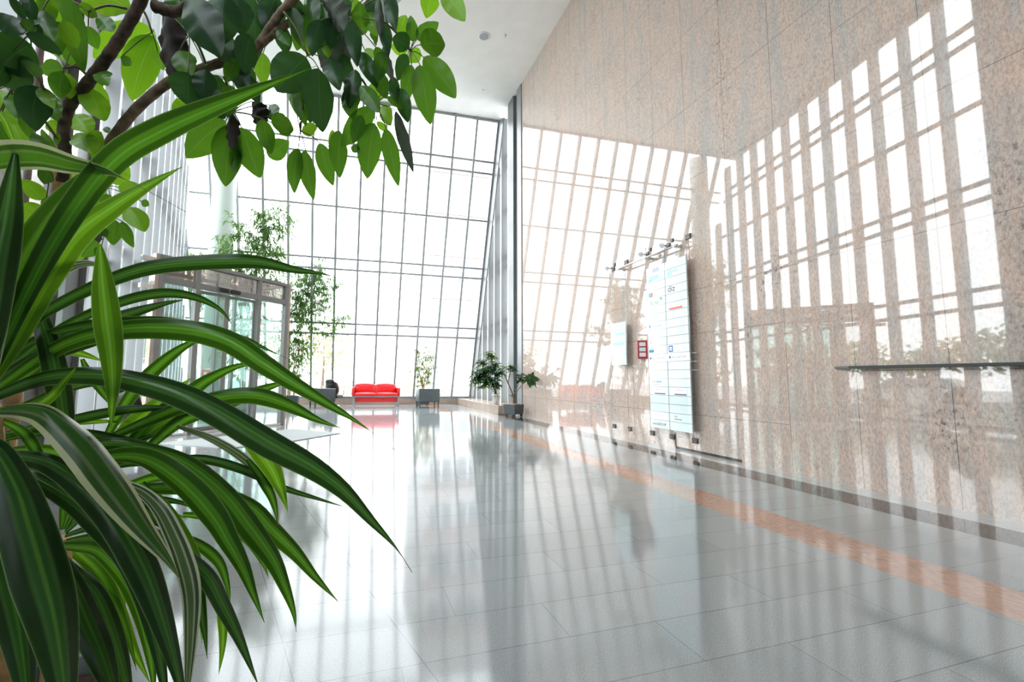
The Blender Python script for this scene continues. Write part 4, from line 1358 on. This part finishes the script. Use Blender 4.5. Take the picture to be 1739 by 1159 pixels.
# screw pine: (material, width px, D at base, D at tip, where it is widest, roll, fold, [pixel path])
BL = [
 ('blade_mid', 58, .80, .98, .45, 20, .45, [(-40, 650), (5, 545), (60, 432), (120, 337), (175, 285), (222, 258)]),
 ('blade_mid', 39, .82, 1.05, .62, 15, .35, [(-20, 640), (60, 470), (130, 352), (200, 268), (276, 222), (350, 188), (430, 155), (537, 112)]),
 ('blade_bright', 38, .84, 1.02, .55, 20, .4, [(-20, 650), (30, 565), (80, 468), (130, 397), (190, 352), (250, 315), (310, 283)]),
 ('blade_cream', 46, .80, .95, .50, 25, .35, [(-130, 335), (-60, 288), (0, 271), (60, 268), (120, 281), (190, 295), (265, 332), (350, 380)]),
 ('blade_dark', 46, .74, .86, .5, 20, .4, [(-30, 640), (-18, 560), (-6, 450), (10, 370), (22, 290), (28, 240)]),
 ('blade_silver', 20, .78, .90, .5, 20, .4, [(-14, 650), (5, 520), (18, 440), (28, 380), (36, 308)]),
 ('blade_bright', 9, .85, .95, .5, 20, .4, [(-10, 180), (8, 205), (20, 232), (32, 258)]),
 ('blade_dark', 24, .90, 1.15, .68, 20, .3, [(-10, 602), (52, 547), (103, 514), (172, 481), (241, 457), (310, 447), (397, 443), (449, 446), (500, 458), (560, 468), (607, 493)]),
 ('blade_dark', 20, .90, 1.10, .6, 35, .4, [(-10, 630), (45, 588), (103, 564), (172, 552), (248, 550), (293, 553), (345, 564), (414, 577), (449, 592), (494, 612)]),
 ('blade_dark', 16, .98, 1.2, .65, 30, .4, [(-5, 640), (100, 562), (193, 519), (269, 500), (328, 505), (373, 526), (397, 556)]),
 ('blade_dark', 20, .98, 1.2, .6, 25, .4, [(0, 650), (60, 602), (150, 556), (197, 540), (240, 526), (286, 514), (316, 509)]),
 ('blade_bright', 38, .86, .80, .45, 10, .3, [(169, 414), (172, 450), (175, 490), (181, 545), (188, 600), (191, 660), (188, 732)]),
 ('blade_dark', 34, .96, .84, .5, 10, .3, [(60, 490), (70, 540), (86, 592), (101, 660), (111, 730), (114, 790), (112, 850)]),
 ('blade_dark', 44, .86, .82, .62, 28, .35, [(-10, 672), (69, 642), (138, 635), (207, 641), (293, 663), (370, 698), (459, 752), (531, 792), (585, 833), (629, 882), (672, 930), (700, 973)]),
 ('blade_mid', 37, .92, .88, .62, 22, .35, [(-10, 662), (100, 588), (200, 560), (306, 558), (386, 577), (448, 617), (495, 648), (557, 686), (616, 723), (680, 772)]),
 ('blade_mid', 22, 1.02, 1.1, .5, 20, .35, [(176, 750), (200, 705), (230, 660), (270, 620), (310, 590), (345, 574), (372, 571)]),
 ('blade_mid', 25, 1.0, 1.15, .5, 25, .35, [(240, 775), (269, 747), (310, 716), (380, 688), (449, 661), (505, 643)]),
 ('blade_mid', 25, 1.0, 1.15, .5, 20, .35, [(190, 800), (212, 770), (250, 725), (293, 689), (324, 667), (355, 645), (399, 624), (446, 615)]),
 ('blade_mid', 27, .98, 1.0, .65, 25, .35, [(180, 745), (260, 710), (310, 690), (359, 678), (400, 671), (442, 672), (490, 688), (542, 714), (590, 731)]),
 ('blade_bright', 36, .98, 1.1, .5, 15, .35, [(150, 850), (180, 795), (215, 745), (240, 715), (278, 680), (328, 640)]),
 ('blade_mid', 25, 1.0, 1.1, .5, 20, .35, [(170, 830), (200, 780), (235, 742), (293, 707), (349, 687), (380, 679)]),
 ('blade_dark', 15, .98, 1.05, .55, 30, .4, [(130, 815), (200, 790), (280, 782), (347, 779), (414, 797), (481, 828), (549, 850), (590, 863)]),
 ('blade_cream', 52, .78, .66, .55, 35, .45, [(0, 695), (40, 693), (75, 700), (110, 724), (150, 764), (195, 825), (240, 890), (285, 950), (306, 985)]),
 ('blade_mid', 40, .86, .82, .50, 25, .4, [(150, 785), (209, 776), (258, 786), (314, 826), (362, 879), (386, 919), (411, 963), (430, 1010), (449, 1058)]),
 ('blade_mid', 36, .92, .92, .62, 25, .4, [(120, 760), (197, 752), (262, 766), (322, 790), (382, 839), (423, 891), (463, 947), (483, 992), (499, 1040), (503, 1074)]),
 ('blade_mid', 28, .98, 1.0, .62, 25, .4, [(180, 830), (258, 828), (342, 830), (423, 859), (463, 899), (503, 939), (535, 979), (574, 1022)]),
 ('blade_dark', 46, .82, .66, .6, 20, .4, [(-5, 772), (24, 774), (80, 784), (135, 818), (193, 877), (242, 959), (274, 1044), (306, 1160), (315, 1230)]),
 ('blade_dark', 38, .84, .72, .5, 20, .4, [(10, 805), (50, 808), (121, 847), (173, 891), (217, 939), (245, 1000), (264, 1075), (280, 1170), (285, 1240)]),
 ('blade_dark', 74, .76, .60, .55, 15, .35, [(-50, 745), (-10, 765), (28, 830), (48, 891), (72, 971), (93, 1052), (109, 1160), (120, 1290)]),
 ('blade_dark', 52, .74, .60, .5, 20, .35, [(-60, 850), (-8, 920), (20, 1012), (36, 1092), (46, 1180), (50, 1260)]),
 ('blade_dark', 42, .86, .72, .55, 20, .4, [(60, 900), (89, 935), (121, 991), (149, 1056), (173, 1112), (192, 1175), (205, 1260)]),
 ('blade_dark', 34, .88, .76, .55, 20, .4, [(95, 935), (117, 963), (161, 1008), (189, 1072), (213, 1155), (222, 1240)]),
 ('blade_mid', 28, .92, .80, .55, 20, .4, [(95, 930), (125, 930), (169, 939), (217, 991), (242, 1052), (258, 1135), (262, 1200)]),
 ('blade_silver', 30, .86, .74, .5, 25, .4, [(200, 820), (240, 838), (270, 868), (292, 910), (308, 950), (322, 1005), (323, 1075), (318, 1165), (312, 1230)]),
 ('blade_dark', 27, .88, .78, .5, 30, .4, [(230, 885), (270, 905), (310, 939), (354, 979), (382, 1032), (407, 1084), (440, 1168)]),
 ('blade_bright', 28, .98, .92, .5, 15, .35, [(240, 820), (282, 867), (318, 931), (334, 975), (342, 1032), (343, 1094)]),
 ('blade_bright', 14, .86, .84, .45, 10, .3, [(366, 1000), (374, 1030), (379, 1070), (377, 1110), (371, 1148)]),
 ('blade_mid', 17, 1.0, .98, .5, 20, .4, [(280, 905), (330, 920), (370, 951), (386, 992), (391, 1032)]),
 ('blade_mid', 18, 1.02, 1.0, .5, 20, .4, [(310, 875), (370, 883), (415, 911), (443, 951), (457, 984)]),
 ('blade_bright', 32, 1.02, 1.0, .45, 12, .35, [(395, 725), (427, 752), (457, 790), (476, 830), (489, 870)]),
 ('blade_mid', 16, 1.03, 1.0, .45, 12, .35, [(420, 780), (446, 815), (464, 850), (473, 894)]),
 ('blade_silver', 15, 1.03, 1.05, .5, 25, .35, [(300, 725), (366, 750), (427, 792), (455, 839), (472, 890)]),
 ('blade_dark', 15, .96, .98, .5, 30, .4, [(-10, 752), (60, 738), (121, 737), (181, 743), (250, 756), (304, 777)]),
 ('blade_dark', 17, .98, 1.06, .5, 30, .4, [(-10, 740), (91, 719), (181, 700), (250, 693), (335, 692)]),
 ('blade_bright', 8, 1.0, 1.04, .5, 15, .3, [(60, 728), (100, 720), (180, 716), (228, 717)]),
 ('blade_dark', 17, .96, 1.06, .55, 30, .4, [(-10, 710), (45, 689), (121, 659), (181, 648), (250, 652), (334, 669)]),
 ('blade_dark', 24, .92, 1.1, .5, 20, .35, [(-12, 648), (60, 608), (121, 587), (166, 575), (211, 562), (254, 555)]),
 ('blade_mid', 22, .94, 1.1, .5, 20, .35, [(-12, 668), (40, 640), (95, 600), (140, 582), (180, 566)]),
 ('blade_bright', 14, 1.0, 1.1, .5, 15, .35, [(60, 582), (90, 590), (140, 602), (178, 615)]),
 ('blade_bright', 18, .84, .80, .4, 35, .5, [(-14, 694), (38, 693), (80, 677), (110, 646), (133, 620)]),
 ('blade_mid', 17, .94, .96, .5, 20, .35, [(-6, 712), (38, 735), (66, 775), (86, 812)]),
 ('blade_mid', 14, 1.1, 1.12, .5, 20, .35, [(140, 610), (150, 630), (172, 662), (192, 694)]),
 ('blade_mid', 20, .96, .98, .5, 20, .35, [(-10, 770), (70, 766), (145, 784), (205, 812)]),
 ('blade_dark', 20, .98, 1.0, .5, 20, .35, [(-10, 800), (60, 797), (130, 803), (190, 822)]),
 ('blade_silver', 24, .88, .98, .5, 30, .45, [(-10, 600), (20, 552), (83, 477), (110, 459), (140, 449), (166, 451), (190, 468)]),
 ('blade_mid', 24, .86, .92, .5, 15, .35, [(-16, 700), (-5, 610), (20, 540), (50, 490), (75, 462)]),
 ('blade_bright', 22, 1.05, .98, .5, 15, .35, [(120, 930), (169, 975), (200, 1040), (225, 1100), (257, 1165)]),
 ('blade_bright', 18, 1.06, .98, .5, 15, .35, [(110, 930), (150, 960), (186, 1010), (214, 1070), (232, 1140)]),
 ('blade_bright', 16, 1.08, 1.02, .5, 15, .35, [(130, 920), (180, 960), (205, 1010), (212, 1060)]),
 ('blade_mid', 20, 1.06, .98, .5, 15, .35, [(-20, 690), (10, 780), (14, 870), (10, 960)]),
 ('blade_dark', 15, .99, 1.02, .5, 25, .35, [(110, 905), (160, 862), (225, 848), (300, 852), (345, 872)]),
 ('blade_dark', 14, 1.0, 1.05, .5, 25, .35, [(110, 900), (150, 830), (200, 770), (250, 742), (300, 740)]),
 ('blade_mid', 14, 1.0, 1.06, .5, 25, .35, [(108, 900), (132, 840), (170, 780), (215, 728)]),
 ('blade_dark', 15, .99, 1.0, .5, 25, .35, [(110, 910), (170, 892), (235, 895), (285, 925), (312, 965)]),
 ('blade_mid', 13, 1.0, 1.04, .5, 25, .35, [(105, 900), (112, 850), (135, 800), (160, 765)]),
 ('blade_dark', 16, .98, .98, .5, 25, .35, [(112, 920), (165, 915), (210, 940), (240, 990), (254, 1040)]),
 ('blade_mid', 13, 1.02, 1.1, .5, 25, .35, [(150, 880), (210, 862), (270, 866), (320, 882)]),
 ('blade_mid', 16, 1.0, 1.03, .55, 28, .4, [(150, 852), (215, 828), (268, 812), (330, 812), (384, 826)]),
 ('blade_dark', 24, .94, .84, .55, 22, .4, [(215, 850), (262, 880), (300, 930), (330, 990), (345, 1060), (352, 1120)]),
]
random.seed(5)
sp = thing('screw_pine', 'large potted plant with long arching striped sword leaves in the left foreground', 'potted plant', at(80, 1180, 0.98) * 1.0)
sp.location.z = 0.0
sp.location.x -= 0.02
S0 = Vector(sp.location)


def pot_round(parent, c, r, h, mat='dark_pot'):
    bm = bmesh.new()
    bm_lathe(bm, [(r * .78, 0), (r * .98, h * .93), (r, h * .93), (r, h), (r * .93, h), (r * .90, h * .9)], c, 36)
    obj('pot', bm, mat, parent)
    bm = bmesh.new()
    bm_lathe(bm, [(r * .9, h * .88), (r * .85, h * .91), (.02, h * .93)], c, 24)
    obj('soil', bm, 'soil', parent)
pot_round(sp, S0, 0.17, 0.38)
h1, h2 = at(100, 915, 1.02), at(-25, 690, 0.92)
for head in (h1, h2):
    bm = bmesh.new()
    b0 = Vector((S0.x + (0.03 if head is h1 else -0.04), S0.y, 0.34))
    bm_tube(bm, spline([b0, b0.lerp(head, .5) + Vector((0.0, 0.01, 0.0)), head], 8), [0.024] * 8, 10)
    obj('trunk', bm, 'tan_bark', sp)
WHISK = {1: 0.97, 3: 0.66, 7: 0.92, 8: 0.96, 13: 0.96, 14: 0.92, 18: 0.97}
for bi, (mat, w, d0, d1, pk, roll, fold, path) in enumerate(BL):
    n = len(path)
    pts = []
    for i, (x, y) in enumerate(path):
        t = i / (n - 1)
        pts.append(at(x, y, d0 + (d1 - d0) * t))
    r = math.radians(roll) * random.choice((-1, 1))
    dm = d0 + (d1 - d0) * pk
    wm = w * dm / F_PX / math.cos(r * 0.8) * 1.06
    o = obj('leaf', blade(pts, wm, strap_prof(pk, WHISK.get(bi, 1.0), bi in (11, 36)), (r * 1.2, r * 0.5), fold, 34, 0.015), mat, sp)

# umbrella tree: leaflets (material, base x, y, tip x, y, width px) by the stalk they hang on
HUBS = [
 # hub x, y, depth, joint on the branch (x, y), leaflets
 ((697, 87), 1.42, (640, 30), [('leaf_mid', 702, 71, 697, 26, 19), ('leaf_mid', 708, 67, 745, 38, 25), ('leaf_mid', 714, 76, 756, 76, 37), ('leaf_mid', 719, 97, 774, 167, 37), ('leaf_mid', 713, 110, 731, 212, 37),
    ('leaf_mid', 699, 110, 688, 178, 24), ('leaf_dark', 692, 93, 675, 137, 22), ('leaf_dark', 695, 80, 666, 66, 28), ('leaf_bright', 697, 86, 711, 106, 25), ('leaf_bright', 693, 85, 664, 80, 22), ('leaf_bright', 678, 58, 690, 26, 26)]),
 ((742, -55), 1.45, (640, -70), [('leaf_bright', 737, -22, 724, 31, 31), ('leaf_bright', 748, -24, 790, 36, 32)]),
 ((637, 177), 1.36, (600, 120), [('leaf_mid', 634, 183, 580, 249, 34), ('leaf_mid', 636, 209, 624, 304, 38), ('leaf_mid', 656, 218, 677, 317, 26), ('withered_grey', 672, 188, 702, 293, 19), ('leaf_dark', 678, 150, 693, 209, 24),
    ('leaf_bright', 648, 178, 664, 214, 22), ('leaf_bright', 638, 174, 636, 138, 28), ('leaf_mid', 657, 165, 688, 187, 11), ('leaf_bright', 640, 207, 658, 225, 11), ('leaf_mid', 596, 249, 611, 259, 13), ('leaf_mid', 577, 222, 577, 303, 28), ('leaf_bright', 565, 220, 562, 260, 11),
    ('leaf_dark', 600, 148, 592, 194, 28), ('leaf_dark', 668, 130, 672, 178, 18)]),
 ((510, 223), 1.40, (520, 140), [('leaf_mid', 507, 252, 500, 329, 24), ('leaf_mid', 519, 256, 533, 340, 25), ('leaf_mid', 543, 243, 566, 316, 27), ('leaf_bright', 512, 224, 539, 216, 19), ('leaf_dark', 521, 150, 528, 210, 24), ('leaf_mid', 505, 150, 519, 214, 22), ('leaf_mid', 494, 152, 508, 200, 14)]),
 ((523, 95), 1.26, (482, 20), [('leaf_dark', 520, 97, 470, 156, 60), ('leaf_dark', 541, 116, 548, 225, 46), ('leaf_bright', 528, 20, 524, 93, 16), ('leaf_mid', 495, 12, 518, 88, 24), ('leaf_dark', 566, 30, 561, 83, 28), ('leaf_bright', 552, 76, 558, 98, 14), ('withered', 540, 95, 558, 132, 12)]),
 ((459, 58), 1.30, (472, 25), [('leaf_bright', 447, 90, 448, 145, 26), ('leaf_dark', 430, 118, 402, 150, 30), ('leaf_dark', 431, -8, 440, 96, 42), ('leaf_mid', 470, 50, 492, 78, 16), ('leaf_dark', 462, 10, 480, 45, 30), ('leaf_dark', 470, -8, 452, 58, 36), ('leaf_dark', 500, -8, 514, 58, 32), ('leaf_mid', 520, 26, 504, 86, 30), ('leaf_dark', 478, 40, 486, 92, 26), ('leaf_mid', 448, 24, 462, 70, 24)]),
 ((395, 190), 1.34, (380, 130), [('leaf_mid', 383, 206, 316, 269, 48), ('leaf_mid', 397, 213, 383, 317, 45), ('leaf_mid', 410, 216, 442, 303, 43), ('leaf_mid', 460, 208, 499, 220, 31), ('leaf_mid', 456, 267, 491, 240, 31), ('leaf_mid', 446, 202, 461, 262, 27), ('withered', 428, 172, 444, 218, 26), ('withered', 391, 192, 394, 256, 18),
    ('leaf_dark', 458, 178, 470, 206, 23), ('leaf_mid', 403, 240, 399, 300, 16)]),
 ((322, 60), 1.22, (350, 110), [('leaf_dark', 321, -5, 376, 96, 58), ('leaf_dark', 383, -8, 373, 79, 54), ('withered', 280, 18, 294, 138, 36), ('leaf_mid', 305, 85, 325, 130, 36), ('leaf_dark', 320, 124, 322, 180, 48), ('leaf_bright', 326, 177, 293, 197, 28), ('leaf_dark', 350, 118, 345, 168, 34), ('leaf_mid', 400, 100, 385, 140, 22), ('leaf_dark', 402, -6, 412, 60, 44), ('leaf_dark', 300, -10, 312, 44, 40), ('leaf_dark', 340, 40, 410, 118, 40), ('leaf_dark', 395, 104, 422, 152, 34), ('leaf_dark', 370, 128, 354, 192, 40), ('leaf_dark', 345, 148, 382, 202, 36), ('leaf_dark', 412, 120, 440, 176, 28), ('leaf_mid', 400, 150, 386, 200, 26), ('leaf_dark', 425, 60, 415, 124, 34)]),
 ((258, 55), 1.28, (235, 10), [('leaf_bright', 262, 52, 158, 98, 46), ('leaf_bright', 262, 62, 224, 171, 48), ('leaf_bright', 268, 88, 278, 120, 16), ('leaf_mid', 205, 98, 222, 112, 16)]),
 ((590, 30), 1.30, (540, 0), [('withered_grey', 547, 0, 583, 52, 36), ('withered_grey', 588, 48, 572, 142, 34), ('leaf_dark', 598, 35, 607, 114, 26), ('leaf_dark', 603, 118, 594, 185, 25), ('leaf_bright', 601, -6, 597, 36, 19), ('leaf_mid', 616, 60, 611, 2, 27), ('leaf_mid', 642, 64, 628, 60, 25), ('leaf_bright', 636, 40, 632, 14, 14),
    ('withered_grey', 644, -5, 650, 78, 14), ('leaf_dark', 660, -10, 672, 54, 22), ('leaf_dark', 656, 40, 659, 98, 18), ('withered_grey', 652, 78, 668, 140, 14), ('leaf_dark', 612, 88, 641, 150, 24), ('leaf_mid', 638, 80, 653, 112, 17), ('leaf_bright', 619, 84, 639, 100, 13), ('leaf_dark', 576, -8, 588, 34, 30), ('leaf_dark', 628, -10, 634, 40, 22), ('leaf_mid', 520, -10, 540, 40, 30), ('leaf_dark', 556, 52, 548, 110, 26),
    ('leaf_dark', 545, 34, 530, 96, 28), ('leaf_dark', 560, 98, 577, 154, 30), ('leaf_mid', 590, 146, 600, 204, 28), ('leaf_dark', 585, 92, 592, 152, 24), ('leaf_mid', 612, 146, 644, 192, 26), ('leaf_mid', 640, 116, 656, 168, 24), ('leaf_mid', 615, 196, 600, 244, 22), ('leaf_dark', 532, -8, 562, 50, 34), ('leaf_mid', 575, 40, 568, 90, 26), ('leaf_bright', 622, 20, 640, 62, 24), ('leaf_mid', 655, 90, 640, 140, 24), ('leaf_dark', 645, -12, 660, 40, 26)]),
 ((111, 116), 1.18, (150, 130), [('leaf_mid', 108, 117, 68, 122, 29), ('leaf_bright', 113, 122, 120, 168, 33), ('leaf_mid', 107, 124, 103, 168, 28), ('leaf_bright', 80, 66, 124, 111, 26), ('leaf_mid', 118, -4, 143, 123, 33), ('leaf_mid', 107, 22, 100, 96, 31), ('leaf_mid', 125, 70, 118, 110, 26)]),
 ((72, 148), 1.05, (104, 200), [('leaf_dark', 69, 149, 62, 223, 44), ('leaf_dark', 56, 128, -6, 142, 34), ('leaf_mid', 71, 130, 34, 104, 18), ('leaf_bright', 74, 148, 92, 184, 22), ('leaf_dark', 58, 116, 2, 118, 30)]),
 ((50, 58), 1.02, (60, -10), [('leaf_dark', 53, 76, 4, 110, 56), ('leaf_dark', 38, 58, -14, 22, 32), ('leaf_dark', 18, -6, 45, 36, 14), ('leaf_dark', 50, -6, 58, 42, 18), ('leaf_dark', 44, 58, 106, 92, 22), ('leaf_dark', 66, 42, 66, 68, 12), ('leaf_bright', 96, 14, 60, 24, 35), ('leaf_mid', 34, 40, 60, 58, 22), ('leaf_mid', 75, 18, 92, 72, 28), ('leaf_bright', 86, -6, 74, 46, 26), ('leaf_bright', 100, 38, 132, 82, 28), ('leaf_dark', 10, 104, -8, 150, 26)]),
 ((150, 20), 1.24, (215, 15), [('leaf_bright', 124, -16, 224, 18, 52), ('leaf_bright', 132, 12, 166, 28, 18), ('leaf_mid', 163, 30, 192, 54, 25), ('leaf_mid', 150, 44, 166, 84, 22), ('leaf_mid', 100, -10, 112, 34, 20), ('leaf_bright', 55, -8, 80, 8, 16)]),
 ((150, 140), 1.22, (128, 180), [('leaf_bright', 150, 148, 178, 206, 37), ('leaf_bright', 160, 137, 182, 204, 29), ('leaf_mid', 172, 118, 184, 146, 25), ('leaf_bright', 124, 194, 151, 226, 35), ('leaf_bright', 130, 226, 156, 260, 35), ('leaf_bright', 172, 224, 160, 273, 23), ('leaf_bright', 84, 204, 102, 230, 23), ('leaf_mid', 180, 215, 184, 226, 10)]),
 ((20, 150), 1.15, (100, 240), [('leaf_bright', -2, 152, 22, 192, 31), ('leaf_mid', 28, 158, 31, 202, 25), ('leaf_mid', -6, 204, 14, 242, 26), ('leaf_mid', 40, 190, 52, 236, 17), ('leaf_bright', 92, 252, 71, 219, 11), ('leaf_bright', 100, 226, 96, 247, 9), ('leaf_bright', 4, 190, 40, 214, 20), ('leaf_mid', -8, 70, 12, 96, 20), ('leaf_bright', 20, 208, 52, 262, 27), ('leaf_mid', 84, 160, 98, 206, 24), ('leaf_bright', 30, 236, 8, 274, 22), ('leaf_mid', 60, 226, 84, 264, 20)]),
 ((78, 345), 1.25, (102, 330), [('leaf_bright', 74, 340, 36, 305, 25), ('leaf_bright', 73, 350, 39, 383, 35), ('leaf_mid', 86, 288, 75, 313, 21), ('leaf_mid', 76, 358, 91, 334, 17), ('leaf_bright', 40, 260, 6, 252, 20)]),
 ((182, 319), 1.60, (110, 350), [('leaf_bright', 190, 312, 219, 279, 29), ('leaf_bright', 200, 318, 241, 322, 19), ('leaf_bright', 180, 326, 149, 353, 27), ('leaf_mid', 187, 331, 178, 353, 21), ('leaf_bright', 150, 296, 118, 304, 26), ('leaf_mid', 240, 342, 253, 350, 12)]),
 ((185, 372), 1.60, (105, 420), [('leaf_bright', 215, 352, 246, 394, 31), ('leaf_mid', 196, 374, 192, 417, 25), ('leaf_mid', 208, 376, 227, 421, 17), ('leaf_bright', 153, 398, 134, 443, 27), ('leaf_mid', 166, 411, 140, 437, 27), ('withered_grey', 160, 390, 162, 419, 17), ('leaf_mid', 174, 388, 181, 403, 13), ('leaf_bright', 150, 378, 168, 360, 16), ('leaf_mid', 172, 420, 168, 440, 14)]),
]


def oval(t):
    return max(0.02, (math.sin(PI * min(1, t ** 0.82)) ** 0.72) * (1.0 - 0.08 * t))


random.seed(9)
tb = at(45, 1190, 1.30)
ut = thing('umbrella_tree', 'large potted umbrella tree with a ringed brown trunk spreading over the top left', 'potted plant', (tb.x - 0.1, tb.y + 0.05, 0))
T0 = Vector(ut.location)
pot_round(ut, T0, 0.21, 0.36)


base_pt = T0 + Vector((0, 0, 0.32))


def limb3(name, P, r0, r1, mat, knob=0.1):
    n = len(P) * 7
    C = spline(P, n)
    bm = bmesh.new()
    bm_tube(bm, C, [(r0 + (r1 - r0) * i / (n - 1)) * (1 + knob * math.sin(i * 1.9)) for i in range(n)], 12)
    return obj(name, bm, mat, ut)
limb3('trunk', [base_pt, at(8, 800, 1.32), at(20, 700, 1.31), at(34, 600, 1.30), at(58, 510, 1.29), at(88, 420, 1.28), at(100, 340, 1.27), at(108, 290, 1.26)], 0.022, 0.0185, 'tan_bark', 0.05)
limb3('branch', [at(106, 310, 1.26), at(110, 260, 1.25), at(109, 215, 1.25), at(118, 180, 1.24), at(150, 140, 1.23), at(180, 100, 1.22), at(210, 55, 1.21), at(240, 0, 1.20), at(262, -60, 1.2)], 0.0155, 0.0145, 'bark_dark', 0.05)
limb3('branch', [at(60, 505, 1.29), at(105, 390, 1.30), at(150, 300, 1.30), at(185, 245, 1.29), at(232, 185, 1.28), at(290, 138, 1.27), at(340, 118, 1.27), at(385, 103, 1.27), at(430, 85, 1.27), at(460, 45, 1.28), at(485, 12, 1.28), at(530, -30, 1.3)], 0.0155, 0.011, 'bark', 0.05)
limb3('branch', [at(440, 76, 1.27), at(520, 20, 1.32), at(600, -10, 1.36), at(660, -40, 1.4)], 0.012, 0.007, 'bark')
limb3('branch', [at(262, 10, 1.20), at(300, 20, 1.20), at(330, 0, 1.20), at(380, -40, 1.22)], 0.016, 0.010, 'bark_dark')

for hub, D, joint, leaflets in HUBS:
    H = at(*hub, D)
    J = at(*joint, D * 0.5 + 0.63)
    bm = bmesh.new()
    mid = J.lerp(H, 0.5) + Vector((0, 0, 0.015))
    bm_tube(bm, spline([J, mid, H], 8), [0.0035] * 4 + [0.003] * 4, 7)
    starts = []
    for mat, bx, by, tx, ty, w in leaflets:
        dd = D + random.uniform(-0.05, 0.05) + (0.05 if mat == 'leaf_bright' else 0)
        B = at(bx, by, dd)
        starts.append(B)
        if math.hypot(bx - hub[0], by - hub[1]) < 75:
            bm_tube(bm, spline([H, H.lerp(B, 0.5) + Vector((0, 0, 0.006)), B], 6), 0.0016, 6)
    lf = obj('leaf', bm, 'stalk', ut)
    for (mat, bx, by, tx, ty, w), B in zip(leaflets, starts):
        dd = (B - CAM).dot(FW)
        dt = dd + random.uniform(-0.045, 0.03)
        T = at(tx, ty, dt)
        L = (T - B).length
        bend = Vector((0, 0, 1)) * L * random.uniform(0.01, 0.07) if abs(ty - by) < abs(tx - bx) * 1.5 else FW * -L * random.uniform(0.02, 0.09)
        pts = [B, B.lerp(T, 0.33) + bend * 0.9, B.lerp(T, 0.68) + bend, T]
        roll = random.uniform(-28, 28) if mat != 'withered' else 40
        wm = w * dd / F_PX / math.cos(math.radians(roll)) * 1.13
        r = math.radians(roll)
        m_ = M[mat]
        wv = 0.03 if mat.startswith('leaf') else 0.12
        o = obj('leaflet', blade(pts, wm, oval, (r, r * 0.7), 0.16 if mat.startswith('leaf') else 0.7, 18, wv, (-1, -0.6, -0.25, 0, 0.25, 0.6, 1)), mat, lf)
